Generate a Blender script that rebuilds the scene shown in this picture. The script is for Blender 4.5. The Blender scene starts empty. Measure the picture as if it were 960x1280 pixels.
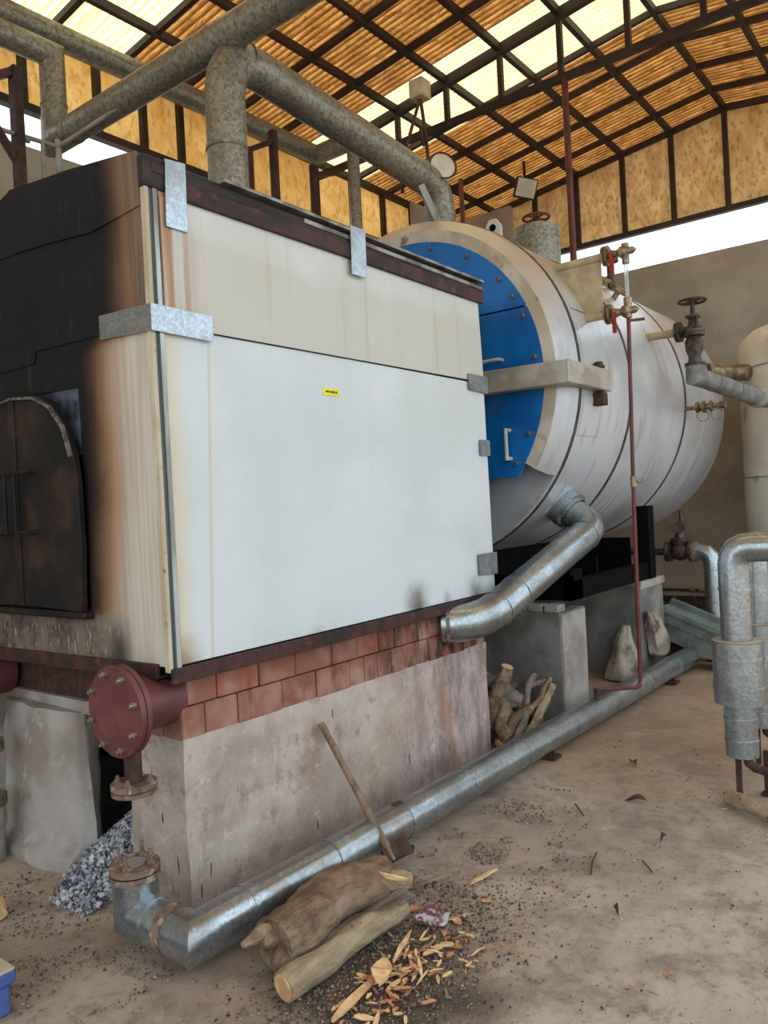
import bpy, bmesh, math, random
from mathutils import Vector, Matrix, noise
random.seed(7)
S = bpy.context.scene
COL = S.collection
PI = math.pi
V = Vector

# ------------------------------------------------------------------ camera
cam_d = bpy.data.cameras.new('camera'); cam = bpy.data.objects.new('camera', cam_d); COL.objects.link(cam)
_r = V((0.61149065, -0.78956422, -0.0516482)); _d = V((-0.03564644, 0.03771845, -0.99865242)); _f = V((0.7904483, 0.61250769, -0.00508068))
_m = Matrix.Identity(4)
for i in range(3):
    _m[i][0] = _r[i]; _m[i][1] = -_d[i]; _m[i][2] = -_f[i]
_m.translation = V((-1.98998, -2.63107, 1.6))
cam.matrix_world = _m
cam_d.sensor_fit = 'VERTICAL'; cam_d.sensor_height = 36; cam_d.lens = 985 * 36 / 1280
cam_d.clip_start = 0.05; cam_d.clip_end = 300
S.camera = cam

# ------------------------------------------------------------------ sky, sun, exposure
W = bpy.data.worlds.new('sky'); S.world = W; W.use_nodes = True
_bg = W.node_tree.nodes['Background']
_bg.inputs[0].default_value = (0.80, 0.92, 1.04, 1); _bg.inputs[1].default_value = 1.0
sun_d = bpy.data.lights.new('sun', 'SUN'); sun_d.energy = 2.4; sun_d.angle = math.radians(4); sun_d.color = (1, .97, .92)
sun = bpy.data.objects.new('sun', sun_d); COL.objects.link(sun)
sun.rotation_euler = V((0.50, -0.12, -0.86)).to_track_quat('-Z', 'Y').to_euler()
S.view_settings.view_transform = 'Standard'; S.view_settings.look = 'None'
S.view_settings.gamma = 1; S.view_settings.use_curve_mapping = False
S.view_settings.exposure = 1.08

# ------------------------------------------------------------------ material helpers
def lin(c):
    o = []
    for x in c[:3]:
        x = x / 255
        o.append(x / 12.92 if x <= .04045 else ((x + .055) / 1.055) ** 2.4)
    return (*o, 1)
class N:
    def __init__(s, name):
        s.m = bpy.data.materials.new(name); s.m.use_nodes = True
        s.t = s.m.node_tree; s.b = s.t.nodes['Principled BSDF']; s.out = s.t.nodes['Material Output']
        s._co = None
    def node(s, ty, **k):
        n = s.t.nodes.new(ty)
        for a, b in k.items(): setattr(n, a, b)
        return n
    def put(s, sock, v):
        if isinstance(v, bpy.types.NodeSocket): s.t.links.new(v, sock)
        else: sock.default_value = v
    def co(s):
        if s._co is None: s._co = s.node('ShaderNodeTexCoord').outputs['Object']
        return s._co
    def xyz(s):
        n = s.node('ShaderNodeSeparateXYZ'); s.put(n.inputs[0], s.co()); return n.outputs
    def scaled(s, sc):
        n = s.node('ShaderNodeVectorMath', operation='MULTIPLY'); s.put(n.inputs[0], s.co()); n.inputs[1].default_value = sc; return n.outputs[0]
    def noise(s, scale, vec=None, detail=4, rough=.55, dist=0):
        n = s.node('ShaderNodeTexNoise'); n.inputs['Scale'].default_value = scale; n.inputs['Detail'].default_value = detail
        n.inputs['Roughness'].default_value = rough; n.inputs['Distortion'].default_value = dist
        s.put(n.inputs['Vector'], vec if vec is not None else s.co()); return n.outputs[0]
    def voro(s, scale, vec=None):
        n = s.node('ShaderNodeTexVoronoi'); n.inputs['Scale'].default_value = scale
        s.put(n.inputs['Vector'], vec if vec is not None else s.co()); return n.outputs
    def ma(s, op, a, b=0, c=0):
        n = s.node('ShaderNodeMath', operation=op)
        for i, v in enumerate((a, b, c)): s.put(n.inputs[i], v)
        return n.outputs[0]
    def step(s, v, lo, hi):
        n = s.node('ShaderNodeMapRange', interpolation_type='SMOOTHSTEP'); s.put(n.inputs[0], v)
        n.inputs[1].default_value = lo; n.inputs[2].default_value = hi; return n.outputs[0]
    def mix(s, f, a, b):
        n = s.node('ShaderNodeMix', data_type='RGBA'); s.put(n.inputs[0], f); s.put(n.inputs[6], a); s.put(n.inputs[7], b); return n.outputs[2]
    def rnd(s):
        return s.node('ShaderNodeObjectInfo').outputs['Random']
    def bump(s, h, st=.3, d=.01):
        n = s.node('ShaderNodeBump'); n.inputs['Strength'].default_value = st; n.inputs['Distance'].default_value = d
        s.put(n.inputs['Height'], h); s.put(s.b.inputs['Normal'], n.outputs[0])
    def fin(s, col, rough=.6, metal=0., spec=.4):
        s.put(s.b.inputs['Base Color'], col); s.put(s.b.inputs['Roughness'], rough); s.put(s.b.inputs['Metallic'], metal)
        s.b.inputs['Specular IOR Level'].default_value = spec
        return s.m
    def vecadd(s, amt, scale):
        return None
def simple(name, c, c2=None, sc=6, rough=.6, metal=0., lo=.38, hi=.62, stretch=None, bump=0, bsc=None, spec=.4, dirt=None):
    n = N(name)
    vec = n.scaled(stretch) if stretch else None
    nz = n.noise(sc, vec)
    col = n.mix(n.step(nz, lo, hi), lin(c), lin(c2 or [x * .8 for x in c]))
    if dirt:
        col = n.mix(n.step(n.noise(dirt[1], detail=6), dirt[2], dirt[3]), col, lin(dirt[0]))
    if bump: n.bump(n.noise(bsc or sc * 6, detail=5), bump, .01)
    return n.fin(col, rough, metal, spec)

M = {}
M['concrete'] = simple('rough_concrete', (164, 158, 150), (136, 127, 116), 3, .9, bump=.45, bsc=22, dirt=((168, 160, 150), 9, .56, .68))
M['darkconcrete'] = simple('grey_concrete', (128, 126, 120), (100, 97, 92), 3.5, .9, bump=.4, bsc=18)
M['plaster'] = simple('grey_plaster', (172, 163, 148), (156, 147, 132), 1.6, .95, bump=.15, bsc=30)
M['black'] = simple('black_steel', (8, 9, 12), (12, 12, 14), 4, .8, spec=.08)
M['linersoot'] = simple('sooty_liner', (74, 82, 96), (28, 30, 36), 9, .7)
M['galvgrey'] = simple('dull_grey_patch', (126, 130, 130), (108, 111, 110), 14, .6, .3)
M['brownsteel'] = simple('brown_steel', (70, 40, 36), (44, 28, 26), 8, .65, dirt=((95, 52, 36), 14, .58, .7))
M['darksteel'] = simple('dark_roof_steel', (58, 42, 34), (40, 32, 30), 3, .6)
M['redpaint'] = simple('oxide_red_paint', (108, 56, 56), (92, 46, 48), 9, .5, dirt=((140, 106, 100), 26, .70, .75), spec=.5)
M['maroon'] = simple('maroon_pipe_paint', (104, 50, 44), (78, 40, 36), 5, .5, stretch=(4, 4, 1))
M['rust'] = simple('rusty_iron', (128, 106, 90), (94, 72, 58), 22, .85, dirt=((158, 144, 128), 30, .55, .68), bump=.4, bsc=70)
M['rustdark'] = simple('dark_rust', (78, 50, 38), (52, 36, 30), 18, .8)
M['valve'] = simple('aged_valve_iron', (88, 78, 68), (56, 49, 44), 25, .5, .5, bump=.2, bsc=60)
M['brass'] = simple('old_brass', (160, 142, 112), (112, 96, 74), 20, .42, .6)
M['bolt'] = simple('bolt_steel', (150, 138, 122), (100, 84, 70), 60, .45, .6)
M['redhandle'] = simple('red_lever', (150, 44, 38), (120, 34, 30), 12, .45)
M['tan'] = simple('cream_pipe_paint', (184, 168, 136), (164, 146, 114), 9, .5)
M['greycase'] = simple('grey_case', (156, 152, 142), (130, 126, 116), 8, .5)
M['armgrey'] = simple('arm_grey_paint', (174, 168, 154), (148, 140, 126), 5, .4, .1, dirt=((110, 98, 80), 9, .6, .75))
M['lens'] = simple('lamp_lens', (206, 202, 186), (188, 182, 164), 6, .4)
M['green'] = simple('green_grey_paint', (112, 122, 114), (92, 100, 94), 6, .6, dirt=((140, 130, 115), 9, .6, .75))
M['sack'] = simple('woven_sack', (160, 152, 138), (120, 108, 92), 5, .8, bump=.3, bsc=30, dirt=((92, 80, 66), 6, .5, .66))
M['blue_plastic'] = simple('blue_plastic', (72, 90, 146), (60, 76, 126), 8, .5)
M['dusty'] = simple('dusty_lid', (176, 164, 140), (150, 138, 118), 6, .9)
M['lagging'] = simple('grey_lagging', (128, 128, 124), (104, 103, 98), 9, .6, .15)
M['glass'] = None
M['yellow'] = simple('yellow_sticker', (228, 220, 20), (216, 206, 16), 5, .5)
M['ink'] = simple('black_print', (40, 40, 20), (40, 40, 20), 5, .6)
M['aluminium'] = simple('steel_strip', (176, 178, 174), (120, 118, 110), 6, .4, .5, stretch=(1, 1, .2))
M['strip_dark'] = simple('sealing_strip', (62, 72, 78), (90, 96, 98), 6, .5, stretch=(1, 1, .2))
M['strip_cream'] = simple('cream_edge', (206, 198, 178), (176, 160, 132), 9, .6, stretch=(1, 1, .25), dirt=((110, 70, 44), 14, .6, .7))
M['wrapper'] = simple('torn_wrapper', (120, 50, 74), (170, 164, 166), 30, .3, lo=.48, hi=.52)
def m_island(name, cols):
    n = N(name); r = n.node('ShaderNodeNewGeometry').outputs['Random Per Island']
    c = lin(cols[0])
    for i, k in enumerate(cols[1:]): c = n.mix(n.ma('GREATER_THAN', r, (i + 1) / len(cols)), c, lin(k))
    return n.fin(c, .95, 0, .2)
M['ash'] = m_island('pale_ash', [(176, 178, 184), (140, 142, 150), (112, 114, 122), (192, 193, 196), (74, 75, 80), (156, 158, 166)])
M['chip'] = simple('fresh_wood_chip', (222, 188, 138), (196, 146, 96), 14, .75, stretch=(1, 1, 3))
M['chip2'] = simple('orange_wood_chip', (196, 138, 92), (160, 100, 66), 14, .75)
M['chip3'] = simple('old_wood_chip', (150, 124, 98), (110, 88, 68), 14, .8)
M['leaf'] = simple('dry_leaf', (92, 66, 48), (70, 50, 38), 16, .8)
M['dirt'] = m_island('dirt_crumbs', [(98, 82, 70), (76, 64, 55), (124, 108, 92), (62, 54, 48), (160, 140, 112), (88, 72, 60), (110, 94, 80), (136, 118, 98)])
M['cutwood'] = simple('cut_wood', (208, 176, 128), (184, 146, 98), 26, .8)
M['facepaper'] = simple('white_dial', (214, 214, 206), (196, 196, 188), 12, .4)

def m_galv():
    n = N('galvanised_sheet'); v = n.voro(85)
    g = n.node('ShaderNodeSeparateColor'); n.put(g.inputs[0], v[1])
    big = n.noise(4, detail=6)
    c = n.mix(n.step(g.outputs[0], .0, 1), lin((150, 158, 163)), lin((176, 183, 186)))
    c = n.mix(n.ma('MULTIPLY', n.step(big, .42, .66), .65), c, lin((128, 128, 120)))
    c = n.mix(n.ma('MULTIPLY', n.step(n.noise(1.6, detail=7, rough=.7), .56, .70), .6), c, lin((138, 118, 90)))
    c = n.mix(n.step(n.noise(24, detail=4), .68, .74), c, lin((196, 198, 194)))
    n.bump(n.noise(11, detail=3), .10, .02)
    return n.fin(c, n.ma('MULTIPLY_ADD', big, .28, .15), .85, .5)
M['galv'] = m_galv()
def m_galvdusty():
    n = N('dusty_galvanised'); v = n.voro(60); g = n.node('ShaderNodeSeparateColor'); n.put(g.inputs[0], v[1])
    c = n.mix(g.outputs[0], lin((126, 122, 106)), lin((152, 150, 136)))
    c = n.mix(n.ma('MULTIPLY', n.step(n.noise(34, detail=7, rough=.7), .48, .60), .75), c, lin((96, 88, 68)))
    c = n.mix(n.ma('MULTIPLY', n.step(n.noise(2.5, detail=5), .5, .7), .5), c, lin((112, 104, 88)))
    n.bump(n.noise(20, detail=4), .2, .02)
    return n.fin(c, .42, .45)
M['galvold'] = m_galvdusty()

def m_panel(upper):
    n = N('cream_panel_upper' if upper else 'white_panel_lower')
    x = n.xyz()
    streak = n.noise(2.2, n.scaled((9, 9, .28)), detail=3)
    if upper:
        base = n.mix(n.step(n.noise(1.6), .4, .62), lin((194, 194, 186)), lin((202, 203, 199)))
        # old drip stains running down from a wavy tide line
        tide = n.ma('ADD', x[2], n.ma('MULTIPLY', n.noise(2.5), .22))
        base = n.mix(n.ma('MULTIPLY', n.step(tide, 2.92, 2.80), .75), base, lin((184, 182, 168)))
        base = n.mix(n.ma('MULTIPLY', n.step(streak, .56, .72), .4), base, lin((184, 156, 106)))
        edge = n.step(n.ma('ADD', x[0], n.ma('MULTIPLY', n.noise(6), .12)), .26, .06)
        base = n.mix(n.ma('MULTIPLY', edge, n.step(streak, .36, .60)), base, lin((160, 118, 82)))
    else:
        base = n.mix(n.step(n.noise(1.3), .4, .65), lin((204, 209, 209)), lin((194, 199, 198)))
        base = n.mix(n.ma('MULTIPLY', n.step(streak, .62, .75), .14), base, lin((196, 176, 140)))
        edge = n.step(n.ma('ADD', x[0], n.ma('MULTIPLY', n.noise(4), .10)), .13, .02)
        base = n.mix(n.ma('MULTIPLY', edge, .6), base, lin((206, 186, 142)))
        line = n.ma('COMPARE', x[0], n.ma('MULTIPLY_ADD', x[2], .05, .075), .008)
        base = n.mix(n.ma('MULTIPLY', line, .45), base, lin((190, 170, 130)))
        # soot smudges licking up from the bottom edge
        wx = n.ma('ADD', x[0], n.ma('MULTIPLY_ADD', n.noise(5, detail=5), .16, -.08))
        wz = n.ma('ADD', x[2], n.ma('MULTIPLY_ADD', n.noise(6, detail=5), .10, -.05))
        sm = 0.0
        for (cx, hw, zt, k) in ((1.60, .16, 1.24, .95), (1.92, .07, 1.14, .5), (2.22, .12, 1.22, .7), (.75, .10, 1.06, .25)):
            a = n.ma('MULTIPLY', n.step(n.ma('ABSOLUTE', n.ma('SUBTRACT', wx, cx)), hw, 0), n.step(wz, zt, 1.02))
            sm = n.ma('MAXIMUM', sm, n.ma('MULTIPLY', a, k))
        base = n.mix(sm, base, lin((78, 66, 54)))
        cs = n.ma('MULTIPLY', n.step(x[0], .12, -.02), n.step(n.ma('ADD', x[2], n.ma('MULTIPLY', n.noise(8), .2)), 1.28, 1.08))
        base = n.mix(n.ma('MULTIPLY', cs, .8), base, lin((130, 100, 66)))
    spk = n.step(n.noise(38, detail=2), .74, .78)
    base = n.mix(n.ma('MULTIPLY', spk, .4), base, lin((120, 110, 96)))
    n.bump(n.noise(1.8, detail=2), .12, .03)
    return n.fin(base, .42, 0, .45)
M['panel_up'] = m_panel(True); M['panel_lo'] = m_panel(False)

def m_front():
    n = N('sooty_front_sheet'); x = n.xyz()
    w = n.noise(2.0, detail=4)
    wy = n.ma('ADD', x[1], n.ma('MULTIPLY_ADD', w, .12, -.06))
    streak = n.noise(3, n.scaled((1, 12, .5)), detail=3)
    clean = n.mix(n.step(streak, .42, .62), lin((196, 188, 174)), lin((184, 173, 155)))
    tanc = lin((150, 110, 72)); blk = lin((13, 14, 18))
    # soot boundary shifts: close to the corner high up, out at the door jamb lower down
    up = n.step(x[2], 2.30, 2.46)
    lim = n.ma('MULTIPLY_ADD', up, -.22, .37)
    lim = n.ma('ADD', lim, n.ma('MULTIPLY', n.step(x[2], 1.9, 1.2), .04))
    d = n.ma('SUBTRACT', wy, lim)
    c = n.mix(n.step(d, -.32, -.05), clean, lin((150, 116, 82)))
    c = n.mix(n.step(d, -.16, .03), c, lin((82, 56, 42)))
    c = n.mix(n.step(d, -.07, .09), c, blk)
    c = n.mix(n.ma('MULTIPLY', n.ma('MULTIPLY', up, .8), n.step(d, .06, -.2)), c, n.mix(n.step(streak, .4, .6), lin((104, 82, 64)), lin((66, 52, 44))))
    # below the door: scraped grey-brown soot
    low = n.step(n.ma('ADD', x[2], n.ma('MULTIPLY', w, .06)), 1.27, 1.20)
    scr = n.mix(n.step(n.noise(6, detail=6, rough=.7), .36, .62), lin((62, 56, 52)), lin((116, 104, 90)))
    scr = n.mix(n.step(n.noise(30, n.scaled((1, 3, .6)), detail=5), .60, .68), scr, lin((176, 166, 152)))
    scr = n.mix(n.step(wy, .44, .05), scr, clean)
    c = n.mix(low, c, scr)
    smk = n.ma('MULTIPLY', n.step(n.ma('ABSOLUTE', n.ma('SUBTRACT', x[1], .27)), .13, .0), n.step(x[2], 1.24, 1.06))
    c = n.mix(n.ma('MULTIPLY', smk, .9), c, lin((52, 46, 42)))
    # greyish rubbed marks and scuffs in the soot
    sc = n.ma('MULTIPLY', n.step(n.noise(9, n.scaled((1, 2.5, .7)), detail=7), .60, .72), n.step(d, .0, .1))
    c = n.mix(n.ma('MULTIPLY', sc, .45), c, lin((64, 60, 60)))
    n.bump(n.noise(6, detail=5), .25, .02)
    return n.fin(c, n.ma('MULTIPLY_ADD', w, .3, .45), 0, .22)
M['front'] = m_front()
M['soot'] = simple('sooty_iron_door', (21, 20, 20), (32, 28, 26), 3, .6, bump=.2, bsc=12, dirt=((58, 44, 35), 4, .50, .72), spec=.2)
M['sootedge'] = simple('ash_dusted_edge', (120, 112, 104), (70, 62, 56), 30, .8)
M['topdark'] = simple('sooty_ledge', (30, 27, 26), (54, 46, 40), 6, .7, stretch=(.4, 1, 4))
M['galvlip'] = simple('galvanised_lip', (150, 148, 138), (96, 90, 80), 9, .45, .5)

def m_brick():
    n = N('red_block'); r = n.rnd()
    c = n.mix(r, lin((152, 94, 72)), lin((112, 66, 48)))
    c = n.mix(n.ma('MULTIPLY', n.ma('FRACT', n.ma('MULTIPLY', r, 7.3)), .5), c, lin((150, 116, 104)))
    c = n.mix(n.step(n.noise(5, detail=5), .42, .66), c, lin((164, 126, 110)))
    c = n.mix(n.ma('MULTIPLY', n.step(n.noise(3, n.scaled((3, 1, .7)), detail=3), .56, .72), .8), c, lin((118, 66, 36)))
    x = n.xyz()
    wet = n.ma('MULTIPLY', n.ma('MULTIPLY', n.step(x[0], .9, 1.6), .85), n.step(n.noise(4, n.scaled((2.6, 1, .8)), detail=6, rough=.65), .42, .60))
    c = n.mix(wet, c, lin((62, 42, 34)))
    n.bump(n.noise(40, detail=5), .5, .008)
    return n.fin(c, .9, 0, .25)
M['brick'] = m_brick()
def m_base():
    n = N('stained_base_concrete'); x = n.xyz()
    c = n.mix(n.step(n.noise(2.2, detail=6, rough=.65), .36, .62), lin((188, 174, 162)), lin((158, 144, 132)))
    pk = n.mix(n.step(n.noise(4, n.scaled((2.5, 1, .7)), detail=6, rough=.65), .38, .62), lin((190, 168, 164)), lin((142, 124, 120)))
    c = n.mix(n.ma('MULTIPLY', n.step(n.ma('ADD', x[0], n.ma('MULTIPLY', n.noise(2, detail=5), .8)), 1.6, 2.3), .9), c, pk)
    st = n.step(n.noise(2.0, n.scaled((2.2, 1, .6)), detail=6), .54, .66)
    c = n.mix(n.ma('MULTIPLY', n.ma('MULTIPLY', st, n.step(x[0], .3, 1.2)), .6), c, lin((150, 104, 70)))
    c = n.mix(n.ma('MULTIPLY', n.step(n.noise(11, detail=8, rough=.75), .54, .66), .6), c, lin((206, 196, 186)))
    c = n.mix(n.ma('MULTIPLY', n.step(n.noise(7, detail=7, rough=.7), .52, .64), .65), c, lin((132, 118, 106)))
    c = n.mix(n.ma('MULTIPLY', n.step(n.noise(1.3, detail=7, rough=.6), .50, .64), .3), c, lin((176, 150, 126)))
    c = n.mix(n.step(n.noise(5, n.scaled((6, 4, .8)), detail=2), .70, .73), c, lin((70, 58, 50)))
    c = n.mix(n.ma('MULTIPLY', n.step(n.ma('ADD', x[2], n.ma('MULTIPLY', n.noise(4), .3)), .34, .12), .5), c, lin((104, 94, 84)))
    n.bump(n.noise(26, detail=6), .6, .012)
    return n.fin(c, .9, 0, .25)
M['base'] = m_base()
def m_floor():
    n = N('dirty_floor')
    c = n.mix(n.step(n.noise(.9, detail=7, rough=.65), .36, .64), lin((180, 165, 148)), lin((150, 135, 119)))
    c = n.mix(n.ma('MULTIPLY', n.step(n.noise(.55, detail=6, rough=.65), .52, .68), .6), c, lin((168, 140, 110)))
    c = n.mix(n.ma('MULTIPLY', n.step(n.noise(3.2, detail=9, rough=.72), .46, .64), .75), c, lin((126, 112, 98)))
    c = n.mix(n.ma('MULTIPLY', n.step(n.noise(6, detail=9, rough=.78, dist=.6), .50, .62), .55), c, lin((124, 109, 95)))
    c = n.mix(n.ma('MULTIPLY', n.step(n.noise(24, detail=8, rough=.8), .56, .66), .75), c, lin((80, 70, 62)))
    xx = n.xyz()
    c = n.mix(n.ma('MULTIPLY', n.step(n.ma('ADD', xx[0], n.ma('MULTIPLY', n.noise(1.2, detail=6), 1.6)), 2.6, 4.2), .55), c, lin((150, 116, 86)))
    c = n.mix(n.ma('MULTIPLY', n.step(n.noise(60, detail=4, rough=.8), .64, .72), .7), c, lin((190, 178, 160)))
    c = n.mix(n.ma('MULTIPLY', n.step(n.noise(1.7, detail=7, rough=.65), .56, .70), .5), c, lin((176, 166, 152)))
    # damp, littered ground round the chopping spot
    vd = n.node('ShaderNodeVectorMath', operation='DISTANCE'); n.put(vd.inputs[0], n.co()); vd.inputs[1].default_value = (.0, -.98, 0)
    dd = n.ma('ADD', vd.outputs[1], n.ma('MULTIPLY_ADD', n.noise(4, detail=6), .7, -.35))
    c = n.mix(n.ma('MULTIPLY', n.step(dd, .55, .12), .85), c, lin((74, 62, 54)))
    n.bump(n.noise(9, detail=9, rough=.7), .35, .02)
    return n.fin(c, .85, 0, .3)
M['floor'] = m_floor()

def m_trans(name, c1, c2, dark, wt=.55, sc=5, shade_stripes=0, streak=(1, 1, 1)):
    n = N(name); v = n.scaled(streak)
    c = n.mix(n.step(n.noise(sc, v, detail=6, rough=.65), .36, .64), lin(c1), lin(c2))
    c = n.mix(n.ma('MULTIPLY', n.step(n.noise(sc * 3.4, v, detail=6, rough=.7), .48, .66), .7), c, lin(dark))
    if shade_stripes:
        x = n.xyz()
        ph = n.ma('SINE', n.ma('MULTIPLY', x[0], 2 * PI / shade_stripes))
        c = n.mix(n.ma('MULTIPLY', n.step(ph, .5, -.9), .8), c, lin(dark))  # dark valley stripes paint in the corrugation's weak shading, with some dirt
    c = n.mix(n.ma('MULTIPLY', n.rnd(), .22), c, lin(dark))
    tr = n.node('ShaderNodeBsdfTranslucent'); n.put(tr.inputs[0], c)
    df = n.node('ShaderNodeBsdfDiffuse'); n.put(df.inputs[0], c)
    mx = n.node('ShaderNodeMixShader'); mx.inputs[0].default_value = wt
    n.t.links.new(df.outputs[0], mx.inputs[1]); n.t.links.new(tr.outputs[0], mx.inputs[2])
    n.t.links.new(mx.outputs[0], n.out.inputs[0])
    return n.m
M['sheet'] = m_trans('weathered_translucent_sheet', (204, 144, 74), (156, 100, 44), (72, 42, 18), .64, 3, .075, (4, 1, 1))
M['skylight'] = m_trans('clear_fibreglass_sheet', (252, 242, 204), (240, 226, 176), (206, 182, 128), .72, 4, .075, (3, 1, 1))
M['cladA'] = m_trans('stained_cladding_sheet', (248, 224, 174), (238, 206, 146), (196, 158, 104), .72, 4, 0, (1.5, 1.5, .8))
M['cladB'] = m_trans('shaded_cladding_sheet', (238, 216, 176), (218, 190, 146), (172, 142, 102), .62, 4, 0, (1.5, 1.5, .8))  # duller copy of the cladding sheet, gable shade put into its colour

def m_shell():
    n = N('boiler_cladding')
    c = n.mix(n.step(n.noise(1.4, detail=4), .4, .62), lin((200, 203, 207)), lin((184, 186, 188)))
    x = n.xyz()
    dirt = n.ma('MULTIPLY', n.step(n.ma('ADD', x[2], n.ma('MULTIPLY', n.noise(2), .3)), 2.9, 3.5), .75)  # warmer tan towards the top of the drum
    c = n.mix(dirt, c, lin((196, 174, 140)))
    c = n.mix(n.ma('MULTIPLY', n.step(n.noise(3, n.scaled((4, .6, .6)), detail=5), .54, .70), .45), c, lin((150, 128, 104)))
    n.bump(n.noise(2.2, detail=2), .12, .04)
    return n.fin(c, .26, .2, .5)
M['shell'] = m_shell()
M['ring'] = simple('cream_ring', (204, 196, 180), (180, 166, 142), 4, .5, dirt=((140, 116, 90), 7, .58, .7))
M['blue'] = simple('blue_enamel', (14, 112, 186), (8, 92, 160), 2.5, .38, dirt=((60, 112, 150), 3.5, .60, .76), spec=.5)
M['tank'] = simple('off_white_tank', (226, 221, 206), (210, 202, 184), 1.8, .5, dirt=((156, 134, 104), 4, .6, .74))
M['darkband'] = simple('dark_band', (84, 78, 74), (60, 54, 50), 9, .5, .3)
def m_bark(name, a, b, d):
    n = N(name); st = n.scaled((.35, 1, 1))
    v = n.noise(20, st, detail=7, rough=.7)
    c = n.mix(n.step(v, .36, .62), lin(a), lin(b)); c = n.mix(n.ma('MULTIPLY', n.step(n.noise(7, st, detail=6), .54, .66), .8), c, lin(d))
    if name == 'pale_bark': c = n.mix(n.step(n.noise(42, st, detail=2), .66, .70), c, lin((74, 60, 48)))
    n.bump(n.noise(34, st, detail=8, rough=.75), .7, .012)
    return n.fin(c, .9, 0, .2)
M['bark'] = m_bark('brown_bark', (142, 116, 92), (98, 78, 62), (168, 148, 126))
M['barkpale'] = m_bark('pale_bark', (168, 150, 122), (140, 120, 94), (92, 74, 58))
M['barkgrey'] = m_bark('grey_bark', (130, 120, 110), (96, 86, 78), (70, 56, 48))
M['handlewood'] = simple('worn_handle_wood', (132, 110, 86), (104, 84, 64), 9, .6, stretch=(2, 2, .4))
def m_glass():
    n = N('gauge_glass'); n.b.inputs['Transmission Weight'].default_value = .85
    n.b.inputs['IOR'].default_value = 1.2
    return n.fin((.92, .96, .97, 1), .08, 0, .5)
M['glass'] = m_glass()

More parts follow.
